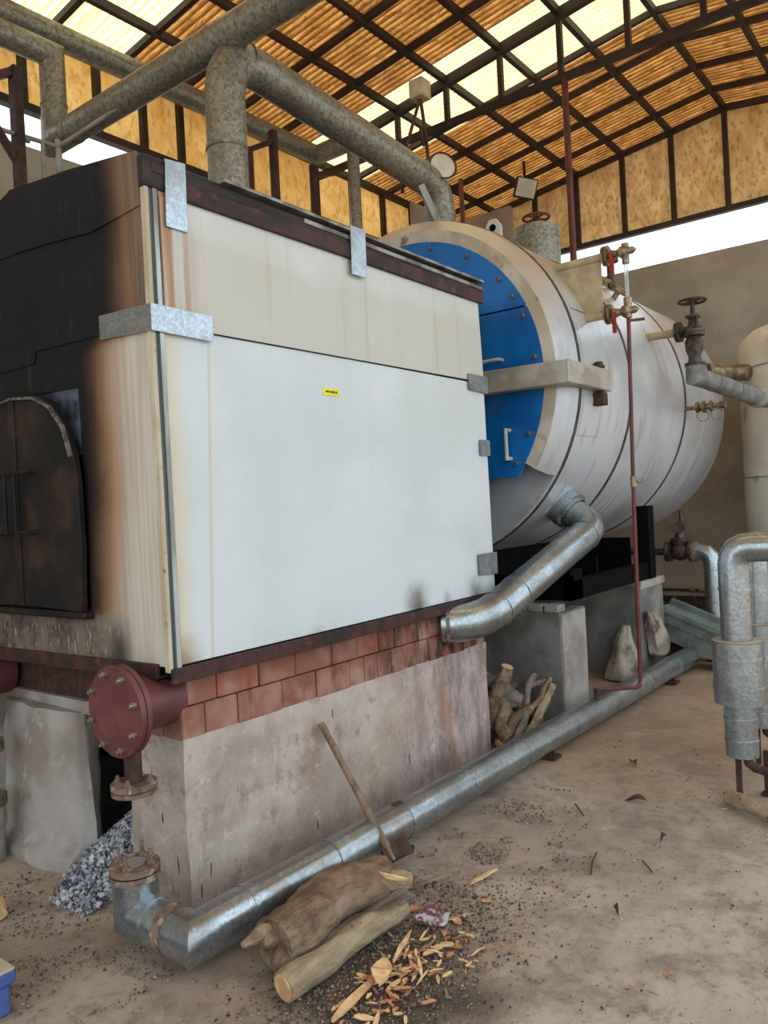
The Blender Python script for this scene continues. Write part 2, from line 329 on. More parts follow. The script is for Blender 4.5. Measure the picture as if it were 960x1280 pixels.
# ------------------------------------------------------------------ mesh helpers
class MB:
    def __init__(s): s.v = []; s.f = []
    def add(s, vs, fs):
        o = len(s.v); s.v += [tuple(v) for v in vs]; s.f += [tuple(i + o for i in f) for f in fs]; return s
    def box(s, x0, x1, y0, y1, z0, z1):
        return s.add([(x0, y0, z0), (x1, y0, z0), (x1, y1, z0), (x0, y1, z0), (x0, y0, z1), (x1, y0, z1), (x1, y1, z1), (x0, y1, z1)],
                     [(0, 3, 2, 1), (4, 5, 6, 7), (0, 1, 5, 4), (1, 2, 6, 5), (2, 3, 7, 6), (3, 0, 4, 7)])
    def obox(s, c, ax, h):
        c = V(c); a = [V(ax[i]).normalized() * h[i] for i in range(3)]
        vs = [c + a[0] * i + a[1] * j + a[2] * k for k in (-1, 1) for (i, j) in ((-1, -1), (1, -1), (1, 1), (-1, 1))]
        return s.add(vs, [(0, 3, 2, 1), (4, 5, 6, 7), (0, 1, 5, 4), (1, 2, 6, 5), (2, 3, 7, 6), (3, 0, 4, 7)])
    def bar(s, a, b, w, h, up=(0, 0, 1)):
        a, b = V(a), V(b); t = (b - a).normalized(); u = V(up)
        if abs(t.dot(u)) > .98: u = V((1, 0, 0))
        sd = t.cross(u).normalized(); u = sd.cross(t)
        return s.obox((a + b) / 2, (t, sd, u), ((b - a).length / 2, w / 2, h / 2))
    def prism(s, pts, ext):
        n = len(pts); e = V(ext); p = [V(q) for q in pts]
        return s.add(p + [q + e for q in p], [tuple(range(n - 1, -1, -1)), tuple(range(n, 2 * n))] + [(i, (i + 1) % n, n + (i + 1) % n, n + i) for i in range(n)])
    def tube(s, path, r, n=20, caps=True, jitter=0, seed=0):
        p = [V(q) for q in path]; k = len(p); rs = r if isinstance(r, (list, tuple)) else [r] * k
        t = [(p[i + 1] - p[i]).normalized() for i in range(k - 1)]
        u = V((0, 0, 1)) if abs(t[0].z) < .9 else V((1, 0, 0))
        u = (u - t[0] * u.dot(t[0])).normalized()
        vs = []; cur = t[0]
        for i in range(k):
            ti = t[min(i, k - 2)] if i == 0 else t[i - 1]
            if (ti - cur).length > 1e-6:
                u = cur.rotation_difference(ti) @ u; cur = ti
            w = cur.cross(u)
            bis = (t[i - 1] + t[i]).normalized() if 0 < i < k - 1 else cur
            for j in range(n):
                a = 2 * PI * j / n
                rr = rs[i] * (1 + (jitter * noise.noise(V((math.cos(a) * 1.7 + seed, math.sin(a) * 1.7, i * .45 + seed))) if jitter else 0))
                o = (u * math.cos(a) + w * math.sin(a)) * rr
                o = o - cur * (o.dot(bis) / cur.dot(bis))
                vs.append(p[i] + o)
        fs = [(i * n + j, i * n + (j + 1) % n, (i + 1) * n + (j + 1) % n, (i + 1) * n + j) for i in range(k - 1) for j in range(n)]
        if caps: fs += [tuple(range(n - 1, -1, -1)), tuple((k - 1) * n + j for j in range(n))]
        return s.add(vs, fs)
    def lathe(s, prof, o=(0, 0, 0), ax=(0, 0, 1), n=24, a0=0, a1=None, up=None):
        o = V(o); ax = V(ax).normalized(); u = V(up) if up else (V((0, 0, 1)) if abs(ax.z) < .9 else V((1, 0, 0)))
        u = (u - ax * u.dot(ax)).normalized(); w = ax.cross(u)
        full = a1 is None; a1 = 2 * PI if full else a1; m = n if full else n + 1; vs = []
        for (r, h) in prof:
            for j in range(m):
                a = a0 + (a1 - a0) * j / n
                vs.append(o + ax * h + (u * math.cos(a) + w * math.sin(a)) * max(r, 1e-4))
        fs = []
        for i in range(len(prof) - 1):
            for j in range(n):
                q = (j + 1) % m; fs.append((i * m + j, i * m + q, (i + 1) * m + q, (i + 1) * m + j))
        return s.add(vs, fs)
    def cyl(s, a, b, r, n=20):
        a, b = V(a), V(b); L = (b - a).length
        return s.lathe([(0, 0), (r, 0), (r, L), (0, L)], a, b - a, n)
    def torus(s, c, ax, R, r, n=28, m=8):
        prof = [(R + r * math.cos(2 * PI * i / m), r * math.sin(2 * PI * i / m)) for i in range(m + 1)]
        return s.lathe(prof, c, ax, n)
    def data(s, name, mat, bevel=0, ang=35, smooth=True, merge=False):
        me = bpy.data.meshes.new(name); me.from_pydata(s.v, [], s.f)
        bm = bmesh.new(); bm.from_mesh(me)
        bmesh.ops.remove_doubles(bm, verts=bm.verts, dist=1e-5)
        bmesh.ops.recalc_face_normals(bm, faces=bm.faces)
        if bevel: bmesh.ops.bevel(bm, geom=[e for e in bm.edges if len(e.link_faces) == 2 and e.calc_face_angle(0) > .5], offset=bevel, segments=1, affect='EDGES', clamp_overlap=True)
        bm.to_mesh(me); bm.free()
        if mat: me.materials.append(M[mat] if isinstance(mat, str) else mat)
        if smooth:
            for p in me.polygons: p.use_smooth = True
            me.set_sharp_from_angle(angle=math.radians(ang))
        return me
def link(name, me, parent=None, loc=None):
    o = bpy.data.objects.new(name, me); COL.objects.link(o)
    if loc is not None: o.location = loc
    if parent is not None:
        o.parent = parent
        r = parent
        off = V(parent.location)
        if parent.parent: off = off + V(parent.parent.location) - 0 * off if False else parent_world(parent)
        o.matrix_parent_inverse = Matrix.Translation(-off)
    return o
def parent_world(p):
    # parts are built in world coordinates, so a part's own world offset is just its location
    return V(p.location)
def T(name, label, cat, loc=(0, 0, 0), group=None):
    o = bpy.data.objects.new(name, None); COL.objects.link(o); o.location = loc; o.empty_display_size = .1
    o['label'] = label; o['category'] = cat
    if group: o['group'] = group
    return o
def STR(name, mb, mat, **k):
    o = link(name, mb.data(name, mat, **k)); o['kind'] = 'structure'; return o
def SE(name, loc=(0, 0, 0)):
    o = bpy.data.objects.new(name, None); COL.objects.link(o); o.location = loc; o['kind'] = 'structure'; return o
def P(name, mb, mat, parent, label=None, loc=None, **k):
    o = link(name, mb.data(name, mat, **k), parent, loc)
    if label: o['label'] = label
    return o
def TH(name, mb, mat, label, cat, group=None, loc=None, **k):
    o = link(name, mb.data(name, mat, **k), None, loc); o['label'] = label; o['category'] = cat
    if group: o['group'] = group
    return o
def roughen(mb, sub=4, amp=.015, sc=6, seed=0, mat=None, name='x'):
    me = bpy.data.meshes.new(name); me.from_pydata(mb.v, [], mb.f); bm = bmesh.new(); bm.from_mesh(me)
    bmesh.ops.remove_doubles(bm, verts=bm.verts, dist=1e-5)
    bmesh.ops.subdivide_edges(bm, edges=bm.edges, cuts=sub, use_grid_fill=True)
    bmesh.ops.recalc_face_normals(bm, faces=bm.faces)
    for v in bm.verts:
        n = noise.noise_vector(v.co * sc + V((seed, 0, 0)))
        v.co += n * amp
    out = MB(); bm.verts.index_update()
    out.v = [tuple(v.co) for v in bm.verts]; out.f = [tuple(v.index for v in f.verts) for f in bm.faces]
    bm.free(); bpy.data.meshes.remove(me); return out
_bolts = {}
def bolt(parent, loc, ax, r=.012, h=.014, mat='bolt', name='bolt'):
    ax = V(ax).normalized(); key = (tuple(round(a, 2) for a in ax), r, h, mat)
    if key not in _bolts:
        b = MB().lathe([(0, 0), (r, 0), (r, h * .7), (r * .55, h * .75), (r * .55, h * 1.3), (0, h * 1.3)], (0, 0, 0), ax, 8)
        _bolts[key] = b.data('bolt', mat, ang=30)
    return link(name, _bolts[key], parent, loc)

# ================================================================== SETTING
# floor with slight unevenness
def build_floor():
    mb = MB(); nx, ny = 110, 100; x0, x1, y0, y1 = -9, 8.6, -9, 3.8
    for i in range(nx + 1):
        for j in range(ny + 1):
            x = x0 + (x1 - x0) * i / nx; y = y0 + (y1 - y0) * j / ny
            mb.v.append((x, y, .006 * noise.noise(V((x * 1.3, y * 1.3, 0))) - .006))
    for i in range(nx):
        for j in range(ny):
            a = i * (ny + 1) + j; mb.f.append((a, a + ny + 1, a + ny + 2, a + 1))
    STR('floor', mb, 'floor', ang=60)
    g = MB().add([(-60, -60, -.05), (60, -60, -.05), (60, 60, -.05), (-60, 60, -.05)], [(0, 1, 2, 3)])
    o = STR('floor_outside', g, 'plaster')  # unseen pale ground outside, added for bounce light
build_floor()

XF, YL, YR, XN = 8.5, 3.67, -4.0, -7.0  # near end: roof carried on unseen behind the camera to block the sun
RY, RZ, EZ = -.16, 6.36, 5.86                 # ridge y, ridge z, eave z
SL = (RZ - EZ) / (YL - RY)
def rz(y): return RZ - SL * abs(y - RY)

# masonry walls
wl = STR('wall_left', roughen(MB().box(XN, XF + .2, YL, YL + .2, -.02, 4.79), 8, .012, 3), 'plaster')
wb = STR('wall_back', roughen(MB().box(XF, XF + .2, -5.0, YL, -.02, 4.61), 8, .012, 3, 5), 'plaster')
# brick dado at the foot of the back wall
dm = {}
for r in range(3):
    for k in range(14):
        y = 1.9 - k * .26 - (r % 2) * .13
        if 'b' not in dm: dm['b'] = MB().box(-.03, 0, -.12, .12, -.038, .038).data('brick', 'rustdark', bevel=.006)
        link('brick', dm['b'], wb, (XF - .012 - random.random() * .012, y, .05 + r * .085))
# steel rail under each cladding and the cladding sheets
tl = SE('trim_1', (0, YL, 5.1))
P('bottom_rail', MB().box(XN, XF, YL - .05, YL + .03, 5.07, 5.14), 'darksteel', tl)
P('eave_rail', MB().box(XN, XF, YL - .05, YL + .03, EZ - .1, EZ - .03), 'darksteel', tl)
posts = [-6.9, -6.2, -5.5, -4.8, -4.1, -3.4, -2.7, -2.0, -1.3, -.6, .1, .8, 1.5, 2.2, 2.69, 3.13, 3.8, 4.45, 5.13, 5.8, 6.44, 7.1, 7.75, XF]
pm = MB().box(-.03, .03, -.04, .02, 5.1, EZ - .06).data('post', 'darksteel')
for x in posts: link('post', pm, tl, (x, YL, 0))
wc = SE('wall_left_cladding', (0, YL + .02, 5.1))
for a, b in zip(posts[:-1], posts[1:]):
    grey = a > 7.7
    P('panel', MB().box(a + .005, b - .005, YL + .025, YL + .035, 5.1, EZ - .03), 'plaster' if grey else 'cladA', wc)
tf = SE('trim_2', (XF, 0, 5.1))
P('bottom_rail', MB().box(XF - .05, XF + .03, -5, YL, 5.055, 5.12), 'darksteel', tf)
gp = [YL, 3.1, 2.45, 1.81, 1.15, .5, -.16, -.82, -1.48, -2.14, -2.8, -3.46, -4.0]
for y in gp[2:-1]:
    P('post', MB().box(XF - .04, XF + .02, y - .03, y + .03, 5.08, rz(y) - .02), 'darksteel', tf)
for a, b in zip(gp[:-1], gp[1:]):
    P('top_rail', MB().bar((XF - .03, a, rz(a) - .03), (XF - .03, b, rz(b) - .03), .06, .07), 'darksteel', tf)
gc = SE('wall_back_cladding', (XF + .02, 0, 5.1))
for i, (a, b) in enumerate(zip(gp[:-1], gp[1:])):
    P('panel', MB().prism([(XF + .02, a - .004, 5.09), (XF + .02, b + .004, 5.09), (XF + .02, b + .004, rz(b) - .01), (XF + .02, a - .004, rz(a) - .01)], (.01, 0, 0)), 'plaster' if i < 1 else 'cladB', gc)
# grey boards closing the far left corner
P('panel', MB().box(XF - .16, XF - .06, 2.78, YL - .02, 4.5, 5.90), 'plaster', gc)
P('panel', MB().box(7.0, XF - .1, YL - .12, YL - .06, 4.5, 5.80), 'plaster', wc)

# roof: corrugated sheets on purlins and rafters
roof = SE('ceiling', (0, RY, RZ))
SW = .6
def sheet_mesh(side, y0, y1, mat, lift):
    mb = MB(); n = 8 * 6
    ys = [y0 + (y1 - y0) * k / 3 for k in range(4)]
    for k, d in enumerate(ys):
        for i in range(n + 1):
            x = (SW + .02) * i / n
            mb.v.append((x, RY + side * d, RZ + .075 + lift - SL * d + .014 * math.sin(2 * PI * x / .075)))
    for k in range(3):
        for i in range(n):
            a = k * (n + 1) + i; mb.f.append((a, a + 1, a + n + 2, a + n + 1))
    return mb.data('roof_sheet', mat, ang=80)
LEN = YL - RY + .25
sm = {}
x = 1.38 - SW * 14; k = 0
while x < XF + .1:
    sky = (1.3 < x < 2.5) or (4.9 < x < 6.1) or (-2.4 < x < -1.2)
    for side in (1, -1):
        for part, (a, b, l) in enumerate(((0, LEN * .5 + .05, .012), (LEN * .5 - .05, LEN, 0))):
            key = (side, part, sky)
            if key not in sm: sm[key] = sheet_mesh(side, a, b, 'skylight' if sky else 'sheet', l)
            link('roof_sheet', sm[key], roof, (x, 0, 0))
    x += SW; k += 1
pur = [3.1, 2.45, 1.8, 1.15, .5, -.16, -.82, -1.48, -2.14, -2.8, -3.45, -4.0]
for y in pur: P('purlin', MB().box(XN, XF, y - .025, y + .025, rz(y) - .045, rz(y) + .03), 'darksteel', roof)
raf = [-6.9, -6.2, -5.5, -4.8, -4.1, -3.4, -2.7, -2.0, -1.3, -.6, .1, .8, 1.76, 2.46, 3.13, 3.8, 4.46, 5.18, 5.96, 6.62, 7.3, 7.95]
rm = MB()
for s_, ye in ((1, YL), (-1, YR)): rm.bar((0, RY, RZ - .005), (0, ye, rz(ye) - .005), .05, .06)
rme = rm.data('rafter', 'darksteel')
for x in raf: link('rafter', rme, roof, (x, 0, 0))
# truss under the skylight
tr = T('roof_truss', 'dark steel truss with level tie and short struts under the bright skylight strip', 'truss', (5.18, RY, 5.63))
P('bottom_chord', MB().bar((5.18, YL, 5.63), (5.18, YR, 5.63), .06, .07), 'darksteel', tr)
P('top_chord', MB().bar((5.18, YL, rz(YL) - .06), (5.18, RY, RZ - .06), .06, .05).bar((5.18, RY, RZ - .06), (5.18, YR, rz(YR) - .06), .06, .05), 'darksteel', tr)
for y in pur[:-1]: P('strut', MB().box(5.155, 5.205, y - .025, y + .025, 5.63, rz(y) - .06), 'darksteel', tr)

# ================================================================== FURNACE BASE
fb = T('furnace_plinth', 'concrete and red block plinth carrying the white furnace casing', 'plinth', (1.2, .8, 0))
def chunk(name, b, mat, seed, amp=.008, sub=6):
    return P(name, roughen(MB().box(*b), sub, amp, 5, seed), mat, fb, ang=50)
chunk('side_pier', (0, 2.4, 0, .38, -.02, .70), 'base', 1)
chunk('rear_mass', (.9, 2.38, .38, 2.05, -.02, .97), 'soot', 2)  # added to block light; black tone keeps the ash hole dark
chunk('left_pier', (.06, .88, 1.40, 2.0, -.02, .72), 'darkconcrete', 12)
chunk('hole_dark_fill', (.5, .6, .36, 1.45, .30, .74), 'soot', 13)  # added black filler, darkness of the hole put into its colour
chunk('core', (.03, 2.38, .035, .37, .68, .985), 'base', 4, .004)
chunk('lintel', (.05, .30, .20, 2.0, .73, .975), 'rustdark', 5)
P('lintel_edge', MB().box(.02, .06, .38, 2.0, .715, .775), 'concrete', fb)
def column():
    mb = MB(); rings = []
    for i in range(13):
        t = i / 12; z = -.03 + .76 * t
        bulge = .02 * (1 - t) + (.06 if t < .12 else 0)
        poly = [(-.02 - bulge, 1.42), (-.05 - bulge, 1.05), (0 - bulge, .78), (.03, .745 - .02 * math.sin(t * 5)), (.10, .78), (.2, .95), (.2, 1.42)]
        pts = []
        for a in range(len(poly)):
            p, q = poly[a], poly[(a + 1) % len(poly)]
            for s_ in range(5):
                u = s_ / 5; pts.append(V((p[0] + (q[0] - p[0]) * u, p[1] + (q[1] - p[1]) * u, z)))
        rings.append(pts)
    n = len(rings[0])
    for r in rings:
        for p in r: mb.v.append(tuple(p + noise.noise_vector(p * 7) * .022))
    for i in range(12):
        for j in range(n): mb.f.append((i * n + j, i * n + (j + 1) % n, (i + 1) * n + (j + 1) % n, (i + 1) * n + j))
    mb.f.append(tuple(12 * n + j for j in range(n)))
    P('front_column', mb, 'concrete', fb, 'rough grey concrete column beside the ash hole', ang=50)
column()
# two courses of red blocks on the long side
def brick(x0, x1, z0, z1, y=0, d=.05):
    o = random.uniform(-.007, .004)
    P('brick', MB().box(x0 + .003, x1 - .003, y - .002 + o, y + d, z0 + .002, z1 - .002), 'brick', fb, bevel=.004)
xs = [.03, .19, .43, .66, .92, 1.12, 1.30, 1.44, 1.55, 1.66, 1.77, 1.88, 1.99, 2.12, 2.25, 2.39]
for a, b in zip(xs[:-1], xs[1:]): brick(a, b, .832, .965)
xs = [.0, .12, .30, .57, .80, 1.05, 1.17, 1.28, 1.40, 1.52, 1.64, 1.76, 1.88, 2.0, 2.14, 2.27, 2.39]
for a, b in zip(xs[:-1], xs[1:]): brick(a, b, .695, .830)
for a, b, z0, z1 in ((.05, .14, .835, .97), (.0, .13, .695, .83), (.145, .37, .835, .97), (.135, .37, .695, .83)):
    o = random.uniform(0, .006)
    P('brick', MB().box(-.004 + o, .06, a, b - .004, z0, z1 - .003), 'brick', fb, bevel=.004)
# ash heap in the hole
def ash():
    mb = MB()
    for i in range(14000):
        y = random.uniform(.36, .98); x = random.uniform(-.26, .85)
        h = max(0, .02 + (x + .22) * .52) * math.exp(-((y - .58) / .26) ** 2)
        if x < .0 and (y > .74 + x * .4 or random.random() < .7 * (-x / .26)): continue
        if x > .03 and y > .72 and x < .25: continue
        if y < .40 and x > -.02: continue
        s_ = random.uniform(.003, .009)
        ax = [V((random.gauss(0, 1), random.gauss(0, 1), random.gauss(0, 1))).normalized()]
        ax.append(ax[0].orthogonal()); ax.append(ax[0].cross(ax[1]))
        mb.obox((x, y, max(h + random.uniform(-.012, .008), .003)), ax, (s_ * 1.3, s_, s_ * .5))
    bx = [(-.2, .42), (.9, .42), (.9, .95), (.3, .95), (-.2, .8)]
    o = link('ash_heap', mb.data('ash_heap', 'ash', smooth=False)); o['kind'] = 'stuff'
    o['label'] = 'pale grey ash and charcoal spilling from the hole under the furnace'; o['category'] = 'ash'
ash()

# ================================================================== FURNACE CASING
FX, FY = -.09, -.06
fc = T('furnace_casing', 'large white sheet metal furnace casing with soot blackened front and arched doors', 'furnace', (1.2, .95, .985))
X1 = 2.455
P('side_panel', MB().prism([(-.03, FY, 1.02), (X1, FY, 1.03), (X1 - .015, FY, 2.36), (-.03, FY, 2.372)], (0, .03, 0)), 'panel_lo', fc, 'smooth white lower side sheet')
P('side_panel', MB().prism([(-.03, FY - .004, 2.365), (X1 - .015, FY - .004, 2.372), (X1 - .04, FY - .004, 2.90), (-.03, FY - .004, 2.92)], (0, .03, 0)), 'panel_up', fc, 'rust streaked upper side sheet')
P('core', MB().box(FX + .04, X1 - .03, FY + .03, 2.0, 1.0, 2.99), 'topdark', fc)
P('top_sheet', MB().box(FX + .02, X1, FY + .02, 2.0, 2.99, 3.03), 'topdark', fc)
# bottom and top angle irons
P('bottom_angle', MB().bar((-.09, FY - .012, .983), (X1 + .02, FY - .012, .995), .02, .06).bar((-.09, FY + .05, .96), (X1, FY + .05, .965), .1, .012), 'brownsteel', fc, bevel=.003)
P('front_angle', MB().bar((-.10, .0, 1.0), (-.10, 2.0, .975), .02, .06).bar((-.06, .0, .975), (-.06, 2.0, .95), .08, .012), 'brownsteel', fc, bevel=.003)
P('top_angle', MB().bar((.10, FY - .012, 2.925), (X1 + .005, FY - .012, 2.915), .022, .075), 'brownsteel', fc, bevel=.003)
P('top_ledge', MB().bar((-.06, FY + .01, 2.985), (X1, FY + .01, 2.975), .05, .045).bar((-.06, FY + .03, 3.02), (X1, FY + .03, 3.01), .03, .03), 'topdark', fc, bevel=.004)
P('lip', MB().bar((.3, FY - .012, 3.033), (X1 + .01, FY - .012, 3.02), .035, .014), 'galvlip', fc)
P('lip', MB().bar((.8, FY - .012, 2.99), (X1 + .01, FY - .012, 2.975), .02, .02), 'galvlip', fc)
# corner trims
P('corner_trim', MB().box(-.095, -.078, FY - .008, FY + .02, 1.0, 2.90), 'strip_cream', fc)
P('corner_trim', MB().box(-.078, -.060, FY - .002, FY + .02, 1.0, 2.90), 'strip_dark', fc)
P('corner_trim', MB().box(-.060, -.040, FY - .012, FY + .02, 1.0, 2.90), 'aluminium', fc)
P('corner_gap', MB().box(-.040, -.028, FY + .005, FY + .03, 1.0, 2.98), 'black', fc)
P('corner_end', MB().box(-.095, .02, FY - .01, FY + .05, 2.90, 3.03), 'topdark', fc, bevel=.006)
P('edge_sheet', MB().box(-.028, .10, FY - .010, FY, 2.40, 2.88), 'panel_up', fc)
P('seam', MB().bar((.2, FY - .005, 2.366), (X1 - .2, FY - .005, 2.370), .004, .005), 'black', fc)
# galvanised straps and patches
def strap(pts, lab=None, ext=(0, .006, 0), mat='galv'):
    P('strap', MB().prism(pts, ext), mat, fc, lab)
y_ = FY - .022
strap([(-.01, y_, 2.76), (.095, y_, 2.76), (.10, y_, 3.04), (.0, y_, 3.03)], 'galvanised strap at the top corner')
strap([(-.105, y_, 2.335), (.2, y_, 2.33), (.2, y_, 2.435), (-.105, y_, 2.44)], 'galvanised corner strap')
strap([(FX - .014, FY - .02, 2.335), (FX - .014, .27, 2.355), (FX - .014, .27, 2.455), (FX - .014, FY - .02, 2.44)], 'sooty end of the corner strap', (.006, 0, 0))
strap([(2.24, y_ + .006, 2.31), (2.47, y_ + .006, 2.30), (2.47, y_ + .006, 2.41), (2.24, y_ + .006, 2.41)], mat='galvgrey')
strap([(2.34, y_ + .006, 1.90), (2.458, y_ + .006, 1.90), (2.458, y_ + .006, 2.0), (2.34, y_ + .006, 2.0)], mat='galvgrey')
strap([(2.25, y_ + .006, 1.15), (2.475, y_ + .006, 1.14), (2.475, y_ + .006, 1.28), (2.25, y_ + .006, 1.28)], mat='galvgrey')
strap([(1.125, y_ - .01, 2.80), (1.245, y_ - .01, 2.80), (1.25, y_ - .01, 3.05), (1.13, y_ - .01, 3.05)], 'bright galvanised strap hooked over the top edge')
stk = P('sticker', MB().box(.89, 1.01, FY - .003, FY, 2.168, 2.203), 'yellow', fc, 'small yellow sticker with black print')
for i, (a, b) in enumerate(((.908, .914), (.918, .93), (.936, .941), (.945, .951), (.955, .968), (.973, .978), (.983, .992))):
    P('print', MB().box(a, b, FY - .0045, FY - .003, 2.18 + (i % 2) * .002, 2.191), 'ink', stk)
# front sheets (x = FX plane)
def fs(pts, name='front_sheet', mat='front', t=.012, off=0, lab=None):
    P(name, MB().prism([(FX - off, p[0], p[1]) for p in pts], (t, 0, 0)), mat, fc, lab)
fs([(-.04, 2.83), (.30, 2.81), (.62, 2.845), (.93, 2.87), (.95, 3.17), (.45, 3.115), (-.03, 3.045)], off=.012)
fs([(.93, 2.87), (2.0, 2.9), (2.0, 3.02), (1.25, 3.10), (.95, 3.17)], off=.008)
fs([(-.045, 2.37), (.26, 2.355), (.30, 2.38), (.80, 2.395), (.82, 2.34), (2.0, 2.36), (2.0, 2.9), (.93, 2.87), (.62, 2.845), (.30, 2.81), (-.04, 2.83)], off=.004)
fs([(-.045, 1.02), (.33, 1.015), (.40, 1.235), (.462, 1.235), (.465, 1.79), (.475, 2.19), (.52, 2.30), (.30, 2.39), (-.045, 2.38)])
fs([(.33, 1.015), (2.0, 1.0), (2.0, 1.24), (.40, 1.24)], off=.001)
fs([(.47, 2.19), (1.5, 2.23), (2.0, 2.30), (2.0, 2.37), (.80, 2.40), (.30, 2.39), (.52, 2.30)], off=-.002)
P('recess', MB().box(FX + .04, FX + .06, .42, 1.65, 1.22, 2.25), 'black', fc)
P('recess_liner', MB().box(FX + .016, FX + .03, .45, 1.5, 1.90, 2.24), 'linersoot', fc, 'dusty grey liner above the arched doors')
# arched doors
def door(sgn, lab):
    c = .955
    arch = [(.0, 1.235), (.485, 1.22), (.505, 1.5), (.50, 1.78), (.48, 1.90), (.43, 2.03), (.33, 2.13), (.20, 2.185), (.0, 2.205)]
    pts = [(FX - .045, c - sgn * (p[0] + .006), p[1]) for p in arch]
    d = P('door', MB().prism(pts, (.03, 0, 0)), 'soot', fc, lab, bevel=.004)
    rim = MB()
    for a, b in zip(arch[4:-1], arch[5:]):
        rim.bar((FX - .049, c - sgn * a[0], a[1] - .012), (FX - .049, c - sgn * b[0], b[1] - .012), .012, .022, up=(1, 0, 0))
    P('rim', rim, 'sootedge', d)
    h = .045
    P('handle', MB().tube([(FX - .04, c - sgn * (h + .13), 1.845), (FX - .075, c - sgn * (h + .12), 1.845), (FX - .08, c - sgn * h, 1.845), (FX - .08, c - sgn * h, 1.575), (FX - .075, c - sgn * (h + .12), 1.57), (FX - .04, c - sgn * (h + .13), 1.57)], .008, 10), 'soot', d)
    return d
door(1, 'soot black arched door leaf with bent rod handle'); d2 = door(-1, 'soot black left door leaf cut by the picture edge')
P('door_post', MB().box(FX - .055, FX - .04, .935, .985, 1.235, 2.2), 'soot', fc, bevel=.003)
P('door_sill', MB().box(FX - .05, FX + .02, .44, 1.5, 1.19, 1.22), 'soot', fc, bevel=.006)

# ================================================================== BOILER
CY, CZ, R0 = .9, 2.47, 1.31
bo = T('boiler', 'big horizontal white clad boiler drum with bolted blue front door', 'boiler', (4.9, CY, 1.16))
AX = (1, 0, 0)
def bxp(x, ang, r):  # angle from up towards the viewer (-y)
    return V((x, CY - r * math.sin(ang), CZ + r * math.cos(ang)))
ZC = 1.80                                   # front door ends here, plain end plate below
P('shell', MB().lathe([(0, 3.13), (R0 - .1, 3.13), (R0 - .01, 3.13), (R0, 3.14), (R0, 6.82), (R0 - .06, 6.88), (0, 6.95)], (0, CY, CZ), AX, 96), 'shell', bo, ang=30)
angc = math.acos((ZC - CZ) / 1.25)
P('front_shell', MB().lathe([(1.22, 2.975), (1.30, 3.02), (R0 + .002, 3.13), (1.2, 3.13), (1.22, 2.975)], (0, CY, CZ), AX, 80, -angc, angc), 'shell', bo, ang=25)
P('front_ring', MB().lathe([(1.125, 2.965), (1.225, 2.965), (1.225, 3.0), (1.125, 3.0), (1.125, 2.965)], (0, CY, CZ), AX, 80, -angc, angc), 'ring', bo, 'cream steel ring round the blue door')
def seg(z0, z1, r=1.135, x=2.962):
    pts = []
    a0 = math.acos(max(-1, min(1, (z1 - CZ) / r))); a1 = math.acos(max(-1, (z0 - CZ) / r)); n = 28
    R_ = [bxp(x, a0 + (a1 - a0) * i / n, r) for i in range(n + 1)]
    L_ = [bxp(x, -(a1 + (a0 - a1) * i / n), r) for i in range(n + 1)]
    pts = R_ + L_ if z1 < CZ + r - .001 else R_ + L_[:-1]
    return MB().prism(pts, (.03, 0, 0))
ZS = 2.945
du = P('door', seg(ZS + .006, CZ + 1.135), 'blue', bo, 'blue upper front door')
dl = P('door', seg(ZC - .03, ZS - .006), 'blue', bo, 'blue lower front door')
for a in (-72, -58, -40, -22, -4, 14, 32, 50, 59): bolt(du, bxp(2.962, math.radians(a), 1.085), (-1, 0, 0), .017, .03)
for a in (68, 84, 94, 112, 124, -70, -86, -104, -120): bolt(dl, bxp(2.962, math.radians(a), 1.085), (-1, 0, 0), .017, .03)
def grip(p, up, parent, L=.16, d=.055, r=.012):
    p = V(p); u = V(up); f_ = V((-d, 0, 0))
    P('handle', MB().tube([p - u * L / 2, p - u * L / 2 + f_, p + u * L / 2 + f_, p + u * L / 2], r, 10), 'lens', parent)
grip(bxp(2.962, math.radians(6), .93), (0, 0, 1), du, .1)
grip((2.962, .05, 2.0), (0, 0, 1), dl, .2, .06, .014)
grip((2.962, .16, 2.60), (0, 1, 0), dl, .16)
for i, x in enumerate((3.16, 4.12, 5.5)):
    P('band', MB().lathe([(R0 - .01, x - .018), (R0 + .006, x - .018), (R0 + .006, x + .018), (R0 - .01, x + .018)], (0, CY, CZ), AX, 96), 'darkband', bo)
# small cladding plates standing proud of the shell
def plate(x0, x1, a0, a1, mat='shell', r=R0 + .006):
    P('access_plate', MB().lathe([(R0 - .01, x0), (r, x0), (r, x1), (R0 - .01, x1)], (0, CY, CZ), AX, 12, math.radians(a0), math.radians(a1), up=(0, 0, 1)), mat, bo, ang=25)
plate(3.22, 3.54, 79, 88); plate(3.22, 3.58, 97, 109); plate(3.38, 4.02, 117, 138); plate(3.24, 3.62, 62, 69)
# hinge arm across the front
ar = P('hinge_arm', MB().prism([(2.80, .55, 2.36), (2.80, -.46, 2.35), (2.80, -.46, 2.505), (2.80, .55, 2.515)], (.10, 0, 0)).box(2.801, 3.52, -.49, -.37, 2.352, 2.504), 'armgrey', bo, 'welded grey box arm holding the door', bevel=.006)
P('hinge_pin', MB().cyl((3.42, -.44, 2.25), (3.42, -.44, 2.56), .03, 14).box(3.38, 3.46, -.48, -.38, 2.25, 2.34).box(3.36, 3.46, -.47, -.42, 2.515, 2.54), 'rustdark', bo, bevel=.004)
# lifting lug
P('lifting_lug', MB().prism([(3.70, .58, 3.70), (3.70, .44, 3.70), (3.70, .44, 3.84), (3.70, .48, 3.90), (3.70, .54, 3.90), (3.70, .58, 3.84)], (.03, 0, 0)), 'facepaper', bo)
P('lug_eye', MB().cyl((3.695, .51, 3.83), (3.735, .51, 3.83), .03, 12), 'black', bo)
